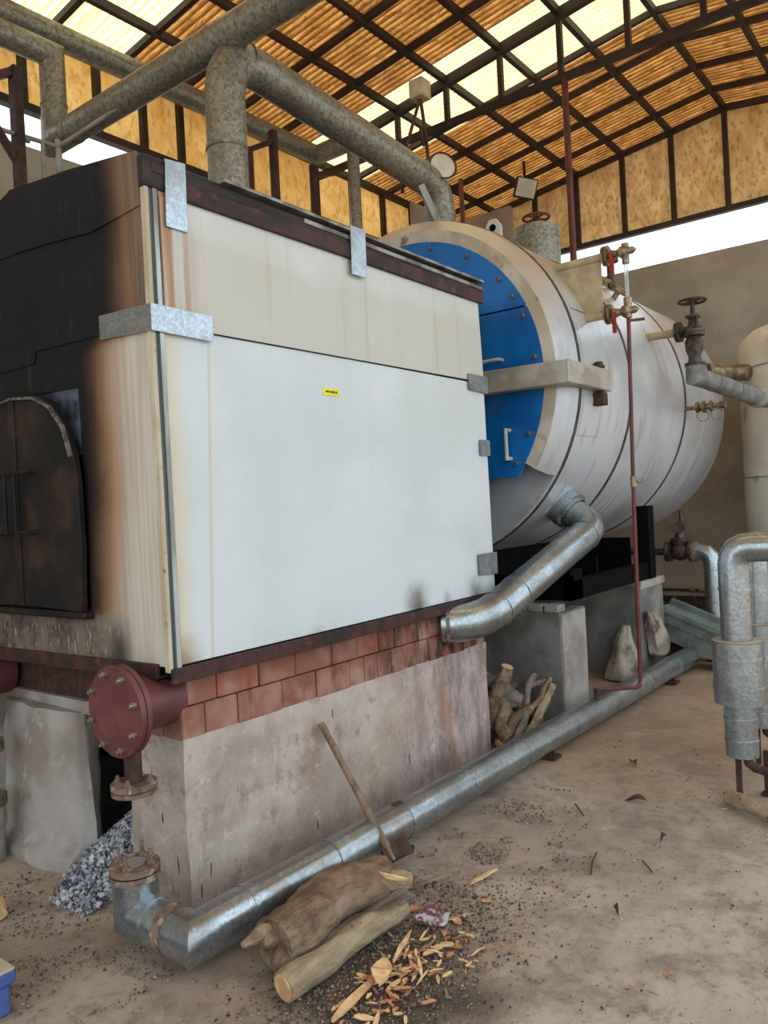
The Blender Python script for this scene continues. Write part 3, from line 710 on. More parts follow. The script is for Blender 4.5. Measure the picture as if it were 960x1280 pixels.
# black support frame and plinths
sf = T('support_frame', 'black steel cradle frame under the boiler drum', 'frame', (4.1, .9, .86))
P('end_plate', MB().box(3.30, 3.34, .55, 2.0, .86, 1.15).box(3.30, 3.34, -.20, .55, .86, 1.04), 'black', sf)
P('post', MB().box(3.30, 3.50, -.20, -.14, .86, 1.08), 'black', sf)
P('post', MB().box(4.90, 5.04, -.22, -.10, .86, 1.50), 'black', sf)
P('bottom_rail', MB().box(3.34, 5.04, -.20, -.12, .86, 1.0), 'black', sf)
P('bottom_rail', MB().box(3.34, 5.04, 1.92, 2.0, .86, 1.0), 'black', sf)
P('web_plate', MB().box(3.34, 5.04, .50, .53, .86, 1.24), 'black', sf)
P('cross_plate', MB().box(4.0, 4.04, -.10, .5, .86, 1.12), 'black', sf)
P('end_plate', MB().box(5.0, 5.04, .0, 2.0, .86, 1.22), 'black', sf)
pl = T('boiler_plinth', 'near concrete plinth under the boiler, beside the firewood', 'plinth', (3.3, .9, 0), 'concrete boiler plinths')
P('block', roughen(MB().box(3.08, 3.50, -.20, 2.0, -.02, .80), 5, .006, 5, 9), 'darkconcrete', pl, ang=50)
bm_ = MB().box(-.06, .06, -.055, .055, 0, .055).data('brick', 'greycase', bevel=.006)
for i in range(14): link('brick', bm_, pl, (3.16 + random.uniform(-.01, .01), -.13 + i * .122, .80))
P('render_edge', roughen(MB().box(3.095, 3.49, -.212, -.19, 0, .79), 4, .004, 6, 3), 'concrete', pl)
pl2 = T('boiler_plinth', 'far concrete plinth under the boiler, behind the sacks', 'plinth', (4.95, .9, 0), 'concrete boiler plinths')
P('block', roughen(MB().box(4.65, 5.25, -.20, 2.0, -.02, .82), 5, .006, 5, 19), 'darkconcrete', pl2, ang=50)
P('cap', roughen(MB().box(4.65, 5.26, -.215, .6, .79, .855), 3, .003, 5, 2), 'concrete', pl2, ang=50)
STR('floor_slab', roughen(MB().box(3.5, 4.66, -.22, 2.0, -.03, .055), 4, .006, 5, 4), 'floor', ang=50)

# ================================================================== PIPE BUILDERS
def ring_at(parent, p, ax, r, w=.016, mat='galv', lift=.005):
    P('seam_band', MB().lathe([(r - .004, -w / 2), (r + lift, -w / 2), (r + lift, w / 2), (r - .004, w / 2)], p, ax, 24), mat, parent)
def pipe(name, label, path, r, mat='galv', bands=(), cat='pipe', loc=None, n=24):
    t = T(name, label, cat, loc or path[0])
    P('pipe_section', MB().tube(path, r, n), mat, t, ang=30)
    for (seg_i, u) in bands:
        a, b = V(path[seg_i]), V(path[seg_i + 1]); ring_at(t, a + (b - a) * u, b - a, r, mat=mat)
    return t
def arc(c, a, b, n=5):
    """points of a bend round corner c from point a (on incoming leg) to b (on outgoing leg)"""
    c, a, b = V(c), V(a), V(b); o = []
    for i in range(n + 1):
        t = i / n; o.append(tuple(a * (1 - t) ** 2 + c * 2 * t * (1 - t) + b * t * t))
    return o

# big steam pipe over the furnace to the boiler
path = [(1.22, .9, 3.0), (1.23, .9, 4.10)] + arc((1.25, .9, 4.37), (1.235, .9, 4.14), (1.50, .9, 4.365), 5) + [(3.30, .9, 4.235)] + arc((3.53, .9, 4.22), (3.34, .9, 4.23), (3.54, .9, 4.03), 4) + [(3.55, .9, 3.74)]
st = pipe('insulated_steam_pipe', 'thick dusty galvanised pipe arching from the furnace roof to the boiler top', path, .120, 'galvold')
for z in (3.45, 3.78): ring_at(st, (1.225, .9, z), (0, 0, 1), .120, .02, 'galvold')
for q in ((1.40, .9, 4.36), (3.25, .9, 4.238)): ring_at(st, q, (1, 0, -.07), .120, .02, 'galvold')
ring_at(st, (3.545, .9, 3.98), (0, 0, 1), .120, .02, 'galvold')
P('end_disc', MB().lathe([(0, -.02), (.105, -.02), (.115, 0), (.105, .02), (0, .02)], (3.44, .80, 4.33), (-.55, -.75, .15), 24), 'lens', st, 'round cover plate on the bend')
P('end_disc_rim', MB().torus((3.425, .78, 4.335), (-.55, -.75, .15), .112, .008, 28, 6), 'rustdark', st)

# overhead pipe crossing along y and its riser, ducts along the left wall
pa = pipe('overhead_pipe', 'long grey pipe crossing high overhead toward the camera', [(1.26, 2.72, 4.47), (1.26, -1.9, 4.47)], .098, 'galvold')
ring_at(pa, (1.26, 2.56, 4.47), (0, 1, 0), .098, .02, 'galvold'); ring_at(pa, (1.26, 1.0, 4.47), (0, 1, 0), .098, .02, 'galvold')
P('elbow', MB().tube([(1.26, 2.62, 4.47), (1.26, 2.80, 4.47), (1.26, 2.80, 4.62)], .10, 24), 'galvold', pa, ang=30)
P('riser', MB().tube([(1.26, 2.80, 4.60), (1.26, 2.80, 5.10), (-3.0, 2.80, 5.10)], .092, 24), 'galvold', pa, ang=30)
ring_at(pa, (1.26, 2.80, 4.72), (0, 0, 1), .092, .015, 'galvold')
pb = pipe('wall_duct', 'long round duct running along the amber clad left wall', [(-3.5, 3.18, 5.46), (4.62, 3.18, 5.555), (4.62, 2.60, 5.555)], .10, 'galvold')
P('drop', MB().tube([(4.62, 2.66, 5.52), (4.60, 2.66, 0.0)], .066, 18), 'galvold', pb)
# water pipe and red bracket at the left
wpipe = T('water_pipe', 'thin grey water pipe with tee fittings by the left wall', 'pipe', (.3, 2.6, 4.3))
P('run', MB().tube([(-2.0, 2.62, 4.28), (.73, 2.62, 4.31), (1.17, 2.62, 4.33), (1.25, 1.6, 4.43)], .016, 12), 'greycase', wpipe)
P('tee', MB().cyl((1.17, 2.62, 4.15), (1.17, 2.62, 4.38), .022, 12).torus((1.17, 2.62, 4.34), (1, 0, 0), .02, .012, 14, 6), 'greycase', wpipe)
P('drop', MB().cyl((1.05, 2.62, 0), (1.05, 2.62, 4.32), .016, 12), 'greycase', wpipe)
P('drop', MB().cyl((1.17, 2.62, 0), (1.17, 2.62, 4.2), .016, 12), 'greycase', wpipe)
P('valve', MB().cyl((.91, 2.62, 4.27), (.91, 2.62, 4.42), .012, 10).cyl((.87, 2.62, 4.30), (.95, 2.62, 4.30), .02, 10), 'greycase', wpipe)
rb = T('steel_bracket', 'red brown angle steel post with braced arm at the left wall', 'bracket', (.87, 2.62, 0))
P('post', MB().box(.84, .90, 2.58, 2.66, 0, 4.78), 'brownsteel', rb)
P('arm', MB().bar((.87, 2.62, 4.76), (.2, 2.62, 4.30), .06, .05), 'brownsteel', rb)
P('brace', MB().bar((.87, 2.62, 4.10), (.55, 2.62, 4.55), .05, .04), 'brownsteel', rb)
for (xx, sg, zt, zb, lab) in ((3.66, -1, 5.40, 4.45, 'red brown steel post with arm just right of the steam pipe riser'), (4.24, 1, 5.24, 4.45, 'thin brown steel post with side arm beside the duct bend')):
    rb2 = T('steel_bracket', lab, 'bracket', (xx, 2.9, 0))
    P('post', MB().box(xx - .035, xx + .035, 2.87, 2.93, 0, zt), 'brownsteel', rb2)
    P('arm', MB().bar((xx, 2.9, zt - .10 + .0 * sg), (xx + sg * .34, 2.9, zt - (.30 if sg < 0 else -.02)), .05, .05), 'brownsteel', rb2)
    P('stub', MB().box(xx + sg * .34 - .03, xx + sg * .34 + .03, 2.87, 2.93, 0, zt - (.28 if sg < 0 else .6)), 'brownsteel', rb2)

# ================================================================== BOILER FITTINGS
tc = T('stop_valve_jacket', 'dull galvanised drum jacket with red handwheel on top of the boiler', 'valve', (4.5, .51, 3.7))
P('jacket', MB().lathe([(0, 0), (.20, 0), (.20, .36), (0, .36)], (4.5, .51, 3.66), (0, 0, 1), 32), 'galvold', tc, ang=30)
ring_at(tc, (4.5, .51, 3.92), (0, 0, 1), .20, .015, 'galvold')
P('stem', MB().cyl((4.5, .51, 4.0), (4.5, .51, 4.14), .018, 10), 'maroon', tc)
def wheel(parent, c, R, mat, r=.012, ax=(0, 0, 1), spokes=4):
    c = V(c); ax = V(ax).normalized(); u = ax.orthogonal().normalized(); w = ax.cross(u); mb = MB().torus(c, ax, R, r, 32, 8).cyl(c - ax * .02, c + ax * .02, R * .22, 12)
    for i in range(spokes):
        a = 2 * PI * i / spokes + .4; mb.cyl(c, c + (u * math.cos(a) + w * math.sin(a)) * R, r * .7, 8)
    P('handwheel', mb, mat, parent)
wheel(tc, (4.5, .51, 4.12), .115, 'maroon')
P('side_pipe', MB().tube([(4.42, .62, 3.70), (4.3, .95, 3.80)], .05, 16), 'tan', tc)
# vent post to the truss
TH('vent_pipe', MB().tube([(5.18, .47, 3.72), (5.18, .47, 5.62)], .032, 14), 'maroon', 'tall maroon vent pipe rising from the boiler to the roof truss', 'pipe')
TH('hanging_rod', MB().tube([(6.0, 2.17, 2.76), (6.0, 2.17, 5.4)], .028, 12), 'maroon', 'short maroon standpipe behind the steam pipe bend', 'pipe')
sv = T('safety_valve', 'small brown relief valve on the drum behind the gauge plate', 'valve', (5.2, .1, 3.5))
P('body', MB().cyl((5.2, .12, 3.5), (5.2, .12, 3.86), .035, 12).cyl((5.2, .12, 3.78), (5.2, .12, 3.82), .075, 14), 'valve', sv)
# siphon hanger
sp = T('pressure_siphon', 'coiled iron siphon pipe with brass cock hung under the skylight', 'siphon', (3.82, 1.15, 4.4))
P('cap_box', MB().box(3.63, 3.77, 1.08, 1.22, 5.10, 5.26), 'tan', sp, bevel=.008)
P('rod', MB().tube([(3.70, 1.15, 5.12), (3.40, 1.15, 4.50), (3.36, 1.15, 4.2)], .014, 10), 'rustdark', sp)
P('rod', MB().tube([(3.70, 1.15, 5.12), (3.76, 1.15, 4.80), (3.78, 1.15, 4.5)], .015, 10), 'rustdark', sp)
P('coil', MB().torus((3.70, 1.15, 4.78), (.4, -.8, .1), .065, .014, 24, 8), 'rustdark', sp)
P('cock', MB().cyl((3.79, 1.15, 3.75), (3.79, 1.15, 4.60), .032, 12).cyl((3.56, 1.12, 4.44), (3.79, 1.15, 4.46), .024, 12).cyl((3.54, 1.12, 4.44), (3.58, 1.12, 4.44), .036, 10), 'brass', sp)
# strip leaning on the boiler end
TH('flat_strip', MB().bar((3.05, .75, 4.06), (3.16, .62, 3.64), .05, .008, up=(1, 1, 0)), 'aluminium', 'thin pale metal strip hanging under the steam pipe bend', 'strip')
fl = T('flood_lamp', 'grey square flood lamp fixed under the back gable rafters', 'lamp', (7.5, 2.1, 5.72))
cA = V((7.52, 2.10, 5.715)); nn = V((-.75, -.60, -.30)).normalized(); sd = nn.cross(V((0, 0, 1))).normalized(); sd = Matrix.Rotation(-.22, 3, nn) @ sd; uu = sd.cross(nn)
P('housing', MB().obox(cA, (nn, sd, uu), (.03, .145, .13)), 'darksteel', fl, bevel=.01)
P('lens', MB().obox(cA + nn * .042, (nn, sd, uu), (.008, .125, .112)), 'lens', fl)
P('yoke', MB().bar(cA - nn * .03, cA - nn * .03 + V((0, 0, .36)), .03, .02), 'darksteel', fl)

# water gauge
wg = T('water_gauge', 'boiler water gauge with glass tube, brass cocks and cream plate', 'gauge', (3.48, -.62, 2.85))
P('upper_tap', MB().cyl((3.48, .0, 3.31), (3.48, -.50, 3.31), .028, 14), 'tan', wg)
P('lower_tap', MB().cyl((3.48, -.28, 2.895), (3.48, -.50, 2.895), .03, 14), 'tan', wg)
pp = []
for i in range(9):
    z = 2.90 + .40 * i / 8; pp.append((3.48, CY - math.sqrt(1.30 ** 2 - (z - CZ) ** 2), z))
P('gauge_plate', MB().prism(pp + [(3.48, -.47, 3.30), (3.48, -.47, 2.90)], (.006, 0, 0)), 'tan', wg, 'cream triangular plate')
for z, nm in ((3.31, 'upper'), (2.895, 'lower')):
    P('flange', MB().cyl((3.48, -.49, z), (3.48, -.505, z), .07, 18).cyl((3.48, -.515, z), (3.48, -.53, z), .07, 18), 'brass', wg)
    P('cock', MB().lathe([(0, 0), (.026, 0), (.036, .02), (.026, .05), (.026, .07), (.042, .085), (.042, .12), (.026, .14), (.026, .17), (.012, .19), (0, .2)], (3.48, -.53, z), (0, -1, 0), 14).cyl((3.48, -.65, z - .05), (3.48, -.65, z + .055), .026, 12), 'brass', wg)
    P('lever', MB().bar((3.44, -.56, z), (3.42, -.57, z - .15), .028, .014), 'redhandle', wg)
    bolt(wg, (3.48 + .04, -.53, z + .03), (0, -1, 0), .01, .012); bolt(wg, (3.48 - .04, -.53, z + .03), (0, -1, 0), .01, .012); bolt(wg, (3.48, -.53, z - .045), (0, -1, 0), .01, .012)
P('glass_tube', MB().lathe([(.011, 0), (.014, 0), (.014, .33), (.011, .33), (.011, 0)], (3.48, -.65, 2.945), (0, 0, 1), 14), 'glass', wg)
P('gland', MB().cyl((3.48, -.65, 2.94), (3.48, -.65, 2.985), .03, 8), 'brass', wg)
P('gland', MB().cyl((3.48, -.65, 3.225), (3.48, -.65, 3.27), .027, 8), 'brass', wg)
P('drain_lever', MB().bar((3.48, -.65, 2.825), (3.52, -.75, 2.825), .022, .016), 'maroon', wg)
fit = T('drum_fitting', 'pair of small brass flanged fittings on the drum just behind the gauge', 'fitting', (4.35, -.15, 3.2))
P('body', MB().cyl((4.60, -.09, 3.24), (4.60, -.18, 3.36), .024, 12).cyl((4.60, -.165, 3.345), (4.60, -.185, 3.37), .08, 16).cyl((4.50, -.02, 3.34), (4.50, -.09, 3.46), .022, 12).cyl((4.50, -.08, 3.43), (4.50, -.095, 3.455), .065, 16), 'brass', fit)
dp = T('gauge_drain_pipe', 'thin maroon drain pipe dropping from the gauge to the floor pipe', 'pipe', (3.46, -.62, .25))
P('pipe_section', MB().tube([(3.48, -.65, 2.85), (3.46, -.63, 1.6), (3.44, -.62, .30), (3.43, -.615, .265), (3.40, -.60, .255), (3.16, -.40, .27)], .014, 12), 'maroon', dp)
P('foot', MB().cyl((3.17, -.41, .20), (3.17, -.405, .275), .018, 10), 'rustdark', dp)
P('coupling', MB().cyl((3.463, -.634, 1.66), (3.462, -.633, 1.73), .022, 10).cyl((3.47, -.634, 1.69), (3.51, -.68, 1.70), .012, 8), 'brass', dp)
# main steam valve
mv = T('steam_valve', 'iron globe valve with brown handwheel above a galvanised elbow', 'valve', (4.83, -.68, 2.6))
P('tap', MB().cyl((4.83, -.28, 2.95), (4.83, -.56, 2.95), .034, 16), 'tan', mv)
P('side_flange', MB().cyl((4.83, -.56, 2.95), (4.83, -.58, 2.95), .085, 20).cyl((4.83, -.585, 2.95), (4.83, -.605, 2.95), .085, 20).cyl((4.83, -.60, 2.95), (4.83, -.68, 2.93), .045, 16), 'valve', mv)
P('body', MB().lathe([(0, 0), (.085, 0), (.085, .025), (.055, .03), (.05, .08), (.07, .13), (.075, .20), (.055, .24), (.085, .25), (.085, .275), (.09, .28), (.09, .30), (.05, .32), (.04, .37), (.022, .40), (.016, .55), (0, .55)], (4.84, -.70, 2.65), (0, 0, 1), 22), 'valve', mv)
for i in range(6):
    a = PI / 3 * i; bolt(mv, (4.84 + .07 * math.cos(a), -.70 + .07 * math.sin(a), 2.95), (0, 0, 1), .011, .02, 'valve')
P('bonnet_stud', MB().cyl((4.80, -.74, 2.95), (4.80, -.74, 3.06), .009, 8).cyl((4.88, -.66, 2.95), (4.88, -.66, 3.06), .009, 8).box(4.79, 4.89, -.75, -.65, 3.05, 3.07), 'valve', mv)
wheel(mv, (4.84, -.70, 3.19), .105, 'rustdark', .012)
sl = pipe('steam_outlet_pipe', 'grey lagged pipe elbow leading from the steam valve to the tank', [(4.84, -.70, 2.66), (4.84, -.70, 2.56), (5.02, -.74, 2.545), (5.9, -.93, 2.44), (6.56, -1.18, 2.39)], .078, 'lagging', [(2, .12), (2, .55)])
P('coupling', MB().lathe([(.072, 0), (.095, .01), (.095, .09), (.072, .1)], (5.85, -.92, 2.45), (.9, -.2, -.1), 20), 'greycase', sl)
gb = TH('brass_pipe', MB().tube([(6.5, -.35, 2.83), (6.9, -.75, 2.80)], .085, 20), 'brass', 'short brass coloured pipe between the boiler end and the tank', 'pipe')
# try cocks
tcks = T('blowdown_cock', 'pair of small brass flanged cocks on the side of the drum', 'valve', (5.5, -.55, 2.36))
P('body', MB().lathe([(0, 0), (.018, 0), (.018, .10), (.05, .105), (.05, .13), (.028, .135), (.028, .16), (.055, .165), (.055, .185), (.028, .19), (.03, .22), (.05, .225), (.05, .245), (.02, .25), (.02, .30), (.034, .305), (.034, .36), (0, .37)], (5.5, -.40, 2.37), (0, -1, 0), 18), 'brass', tcks)
P('hanging_wire', MB().torus((5.5, -.56, 2.29), (1, .2, 0), .05, .004, 20, 6).torus((5.5, -.68, 2.29), (1, .2, 0), .05, .004, 20, 6), 'bolt', tcks)

# drain elbow from the drum to the furnace base
dr = T('drain_duct', 'shiny galvanised duct elbowing from the drum down into the furnace base', 'duct', (2.7, -.2, 1.1))
dv = V((-.10, -.70, -.50)).normalized(); SK = V((3.56, .04, 1.62)) + dv * .11
P('socket', MB().lathe([(0, 0), (.15, 0), (.15, .19), (.118, .20), (.118, .22)], SK - dv * .10, dv, 28), 'galv', dr, ang=30)
E1 = SK + dv * .31
lo = V((2.05, -.20, .90))
p_ = [tuple(SK + dv * .10), tuple(SK + dv * .19)] + arc(E1, SK + dv * .20, E1 + (lo - E1).normalized() * .13, 3)[1:] + arc(lo, lo + (E1 - lo).normalized() * .16, lo + V((-.09, .12, -.01)), 3) + [tuple(lo + V((-.14, .20, -.01)))]
P('duct_section', MB().tube(p_, .110, 26), 'galv', dr, ang=25)
q = lo + (E1 - lo).normalized()
for u in (.17, .4): ring_at(dr, lo + (E1 - lo).normalized() * u, E1 - lo, .110, .014)
ring_at(dr, E1 + (lo - E1).normalized() * .15, E1 - lo, .110, .014)
P('collar', MB().lathe([(.107, 0), (.13, 0), (.13, .02), (.107, .02)], lo + V((-.12, .165, -.01)), (-.09, .12, 0), 26), 'rust', dr)

# ================================================================== FLOOR PIPE
PZ, PR = .122, .086
fp = T('floor_pipe', 'long galvanised pipe lying on the floor along the concrete base', 'pipe', (-.26, -.345, 0))
def fpx(x): return V((x, -.345 - (x + .26) * .011, PZ))
P('pipe_section', MB().tube([tuple(V((-.265, -.02, .26))), (-.265, -.02, PZ), tuple(V((-.265, -.345, PZ))), tuple(fpx(5.25))], PR, 28), 'galv', fp, ang=25)
for x in (-.02, .45, .95, 1.5, 2.1, 2.75, 3.4, 4.1, 4.8): ring_at(fp, fpx(x), (1, -.011, 0), PR, .018, lift=.004)
P('rust_band', MB().lathe([(PR + .001, -.03), (PR + .0015, -.03), (PR + .0015, .03), (PR + .001, .03)], (-.265, -.235, PZ), (0, 1, 0), 24), 'rust', fp, 'rust stained band near the bend')
for y in (-.14, -.21): ring_at(fp, (-.265, y, PZ), (0, 1, 0), PR, .01, lift=.003)
P('flange', MB().cyl((-.265, -.02, .262), (-.265, -.02, .284), .094, 28).cyl((-.265, -.02, .290), (-.265, -.02, .314), .094, 28), 'rust', fp, 'rusty bolted blank flange')
P('gasket', MB().cyl((-.265, -.02, .282), (-.265, -.02, .292), .09, 24), 'black', fp)
for i in range(4):
    a = PI / 2 * i + .5
    bolt(fp, (-.265 + .066 * math.cos(a), -.02 + .066 * math.sin(a), .314), (0, 0, 1), .014, .02, 'rust')
    P('stud', MB().cyl((-.265 + .066 * math.cos(a), -.02 + .066 * math.sin(a), .315), (-.265 + .066 * math.cos(a), -.02 + .066 * math.sin(a), .368), .008, 8), 'rust', fp)
P('pocket', MB().cyl((-.262, -.02, .313), (-.262, -.02, .318), .04, 16), 'greycase', fp)
for x in (.9, 2.45, 4.7):
    P('foot', MB().box(x - .05, x + .05, -.42 - .012 * x, -.30 - .012 * x, 0, .018).box(x - .008, x + .008, -.40 - .011 * x, -.36 - .011 * x, .01, .09), 'rustdark', fp)
P('seam_strip', MB().bar(fpx(.46) + V((0, -.05, .068)), fpx(-.02) + V((0, -.05, .068)), .004, .004), 'galv', fp)
P('hole_lug', MB().box(.9, .96, -.37, -.345, .203, .212), 'rustdark', fp)

# ================================================================== RED FLANGE
rf = T('inspection_port', 'red oxide blind flange port bolted on the base corner', 'flange', (-.2, .085, .58))
FC = V((-.255, .075, .868))
P('stub', MB().cyl(FC, (.02, .105, .868), .112, 30), 'redpaint', rf)
P('back_flange', MB().cyl(FC + V((.028, 0, 0)), FC + V((.05, 0, 0)), .176, 40), 'redpaint', rf, bevel=.002)
bf = P('cover_disc', MB().cyl(FC, FC + V((.024, 0, 0)), .178, 40), 'redpaint', rf, 'dark red cover disc', bevel=.003)
for i in range(8):
    a = PI / 4 * i + .3
    bolt(bf, FC + V((0, .148 * math.sin(a), .148 * math.cos(a))), (-1, 0, 0), .014, .022)
P('drop_pipe', MB().cyl((-.185, .075, .575), (-.185, .075, .80), .034, 18), 'rustdark', rf)
sfl = P('small_flange', MB().cyl((-.185, .075, .535), (-.185, .075, .553), .088, 28).cyl((-.185, .075, .557), (-.185, .075, .58), .09, 28), 'rust', rf, 'rusty round flange below the port', bevel=.002)
for i in range(4):
    a = PI / 2 * i + .6
    bolt(sfl, (-.185 + .065 * math.cos(a), .075 + .065 * math.sin(a), .58), (0, 0, 1), .013, .02, 'rust')
# second port at the left picture edge
rf2 = T('inspection_port', 'second red port and pipe cut off by the left picture edge', 'flange', (-.2, 1.33, 0))
P('stub', MB().cyl((-.30, 1.46, .868), (.02, 1.46, .868), .12, 28), 'redpaint', rf2)
P('cover_disc', MB().cyl((-.33, 1.46, .868), (-.30, 1.46, .868), .178, 36), 'redpaint', rf2)
P('drop_pipe', MB().cyl((-.20, 1.275, .58), (-.20, 1.275, .80), .034, 16), 'rustdark', rf2)
P('small_flange', MB().cyl((-.20, 1.275, .52), (-.20, 1.275, .575), .088, 24), 'rust', rf2)
P('lower_flange', MB().cyl((-.20, 1.275, .26), (-.20, 1.275, .31), .09, 24), 'rust', rf2)
P('lower_pipe', MB().cyl((-.20, 1.275, .0), (-.20, 1.275, .26), .075, 24), 'greycase', rf2)

# ================================================================== RIGHT-HAND STEAM TRAP GROUP
def trap(name, label, x, y, s=1., zt=1.315, arm=None):
    t = T(name, label, 'pipe', (x, y, 0), 'jacketed pipes at the right')
    r = .076 * s
    if arm:
        P('pipe_section', MB().tube([(x, y, .80)] + arc((x, y, zt - .01), (x, y, zt - .10), (x, y - .10, zt - .01), 4) + [tuple(V((x, y, zt - .01)) + V(arm))], r, 28), 'galv', t, ang=25)
    else:
        P('pipe_section', MB().tube([(x, y, .80), (x, y, zt)], r, 28), 'galv', t, ang=25)
    for z in (1.09, .92): ring_at(t, (x, y, z), (0, 0, 1), r, .010, lift=.005)
    P('jacket', MB().lathe([(0, .82), (.124 * s, .82), (.124 * s, .50), (0, .50)], (x, y, 0), (0, 0, 1), 32), 'galv', t, ang=30)
    P('jacket_top', MB().lathe([(0, .822), (.121 * s, .822), (.121 * s, .826), (0, .826)], (x, y, 0), (0, 0, 1), 32), 'dusty', t, ang=30)
    for z in (.735, .585): ring_at(t, (x, y, z), (0, 0, 1), .124 * s, .010, lift=.005)
    P('lower_pipe', MB().lathe([(0, .50), (.08 * s, .50), (.08 * s, .225), (0, .225)], (x, y, 0), (0, 0, 1), 28), 'galv', t, ang=30)
    for z in (.42, .31): ring_at(t, (x, y, z), (0, 0, 1), .08 * s, .010, lift=.005)
    P('leg', MB().box(x - .013, x + .013, y + .01, y + .035, 0, .24), 'rustdark', t)
    P('leg', MB().box(x + .10, x + .126, y - .10, y - .075, 0, .23).box(x + .085, x + .14, y - .115, y - .06, 0, .01), 'rustdark', t)
    P('elbow', MB().tube([(x, y - .02, .25)] + arc((x, y - .02, .16), (x, y - .02, .22), (x + .01, y - .10, .155), 3) + [(x + .02, y - .32, .155)], .022, 14), 'rustdark', t)
    P('union', MB().cyl((x + .015, y - .2, .155), (x + .018, y - .25, .155), .04, 8), 'rustdark', t)
    return t
trap('jacketed_pipe', 'nearest galvanised jacketed pipe with elbow at the right edge', 2.33, -1.55, 1., 1.315, (.0, -1.2, .02))
trap('jacketed_pipe', 'second galvanised jacketed pipe half hidden behind the nearest one', 2.93, -1.51, 1., 1.24)
t3 = T('valve_pipe', 'galvanised standpipe with iron globe valve behind the jacketed pipes', 'pipe', (5.78, -.50, 0))
vx, vy, vz = 5.78, -.50, 1.03
P('pipe_section', MB().tube([(vx, vy, .0)] + arc((vx, vy, vz), (vx, vy, vz - .11), (vx, vy + .11, vz), 3) + [(vx, vy + .14, vz)], .078, 24), 'galv', t3, ang=25)
for z in (.86, .55): ring_at(t3, (vx, vy, z), (0, 0, 1), .078, .012, lift=.005)
P('flange', MB().cyl((vx, vy + .14, vz), (vx, vy + .17, vz), .10, 20), 'rust', t3)
P('valve_body', MB().lathe([(0, 0), (.10, 0), (.10, .03), (.05, .035), (.075, .07), (.09, .12), (.075, .17), (.048, .20), (.095, .205), (.095, .225), (.10, .23), (.10, .255), (0, .255)], (vx, vy + .17, vz), (0, 1, 0), 22), 'valve', t3)
P('bonnet', MB().lathe([(0, 0), (.06, 0), (.09, .05), (.09, .08), (.05, .085), (.04, .14), (.0, .14)], (vx, vy + .29, vz + .05), (0, 0, 1), 20).cyl((vx - .05, vy + .29, vz + .235), (vx + .05, vy + .31, vz + .235), .06, 16).cyl((vx, vy + .27, vz + .15), (vx, vy + .27, vz + .40), .02, 10), 'valve', t3)
P('inlet', MB().cyl((vx, vy + .42, vz), (vx, .9, vz), .034, 14), 'valve', t3)
wpp = T('wall_tap_pipe', 'thin pipe with small valve fixed low on the back wall', 'pipe', (8.4, .4, .3))
P('run', MB().tube([(8.42, .88, .20), (8.42, .88, .34), (8.42, .2, .34)], .018, 10), 'rustdark', wpp)
P('valve', MB().cyl((8.42, .52, .34), (8.42, .44, .34), .032, 10).cyl((8.42, .40, .34), (8.42, .33, .34), .032, 10), 'brass', wpp)
# tank
tk = T('storage_tank', 'off white upright tank behind the steam outlet at the right edge', 'tank', (7.35, -1.3, 0))
P('shell', MB().lathe([(0, .75), (.80, .75), (.83, .78), (.83, 3.08), (.80, 3.17), (.70, 3.26), (.4, 3.36), (0, 3.4)], (7.35, -1.3, 0), (0, 0, 1), 64), 'tank', tk, ang=40)
for z in (1.72, 2.85): P('seam', MB().lathe([(.825, -.008), (.836, -.008), (.836, .008), (.825, .008)], (7.35, -1.3, z), (0, 0, 1), 64), 'greycase', tk)
P('side_plate', MB().lathe([(.82, 2.86), (.842, 2.86), (.842, 3.1), (.82, 3.1)], (7.35, -1.3, 0), (0, 0, 1), 8, 2.65, 2.95, up=(1, 0, 0)), 'tank', tk)
P('lifting_hook', MB().tube([(6.60, -.98, 3.12), (6.53, -.96, 3.16), (6.50, -.95, 3.05), (6.54, -.96, 2.94)], .022, 10), 'valve', tk)
for a in (.4, 2.5, 4.6): P('leg', MB().box(7.35 + .6 * math.cos(a) - .05, 7.35 + .6 * math.cos(a) + .05, -1.3 + .6 * math.sin(a) - .05, -1.3 + .6 * math.sin(a) + .05, 0, .8), 'rustdark', tk)

# green trough
gt = T('feed_trough', 'green grey sheet metal trough tipped against the far plinth', 'trough', (5.45, -.5, 0))
ca = V((5.45, -.52, .27)); a1 = V((-.05, -.93, -.36)).normalized(); a2 = V((.95, -.06, 0)); a2 = (a2 - a1 * a2.dot(a1)).normalized(); a3 = a1.cross(a2)
if a3.z < 0: a3 = -a3
P('floor_plate', MB().obox(ca - a3 * .12, (a1, a2, a3), (.45, .17, .006)), 'green', gt)
P('side_wall', MB().obox(ca - a2 * .17, (a1, a2, a3), (.45, .006, .125)), 'green', gt)
P('side_wall', MB().obox(ca + a2 * .17, (a1, a2, a3), (.45, .006, .125)), 'green', gt)
P('lid', MB().obox(ca + a3 * .125 + a2 * .02, (a1, a2, a3), (.45, .15, .006)).obox(ca + a3 * .15 + a2 * .12, (a1, a2, a3), (.45, .03, .03)), 'green', gt)
P('rim', MB().obox(ca - a2 * .18 + a3 * .12, (a1, a2, a3), (.45, .012, .012)).obox(ca - a2 * .18 + a3 * .03, (a1, a2, a3), (.45, .008, .008)), 'green', gt)
P('latch', MB().torus(ca - a2 * .2 + a1 * .34 - a3 * .1, (1, 0, .2), .04, .012, 16, 6).cyl(ca - a2 * .19 + a1 * .3 - a3 * .02, ca - a2 * .2 + a1 * .34 - a3 * .16, .012, 8).cyl(ca - a2 * .2 + a1 * .42 - a3 * .1, ca - a2 * .2 + a1 * .26 - a3 * .13, .014, 8), 'valve', gt)
P('support', MB().box(5.38, 5.58, -.30, -.12, 0, .28), 'rustdark', gt)
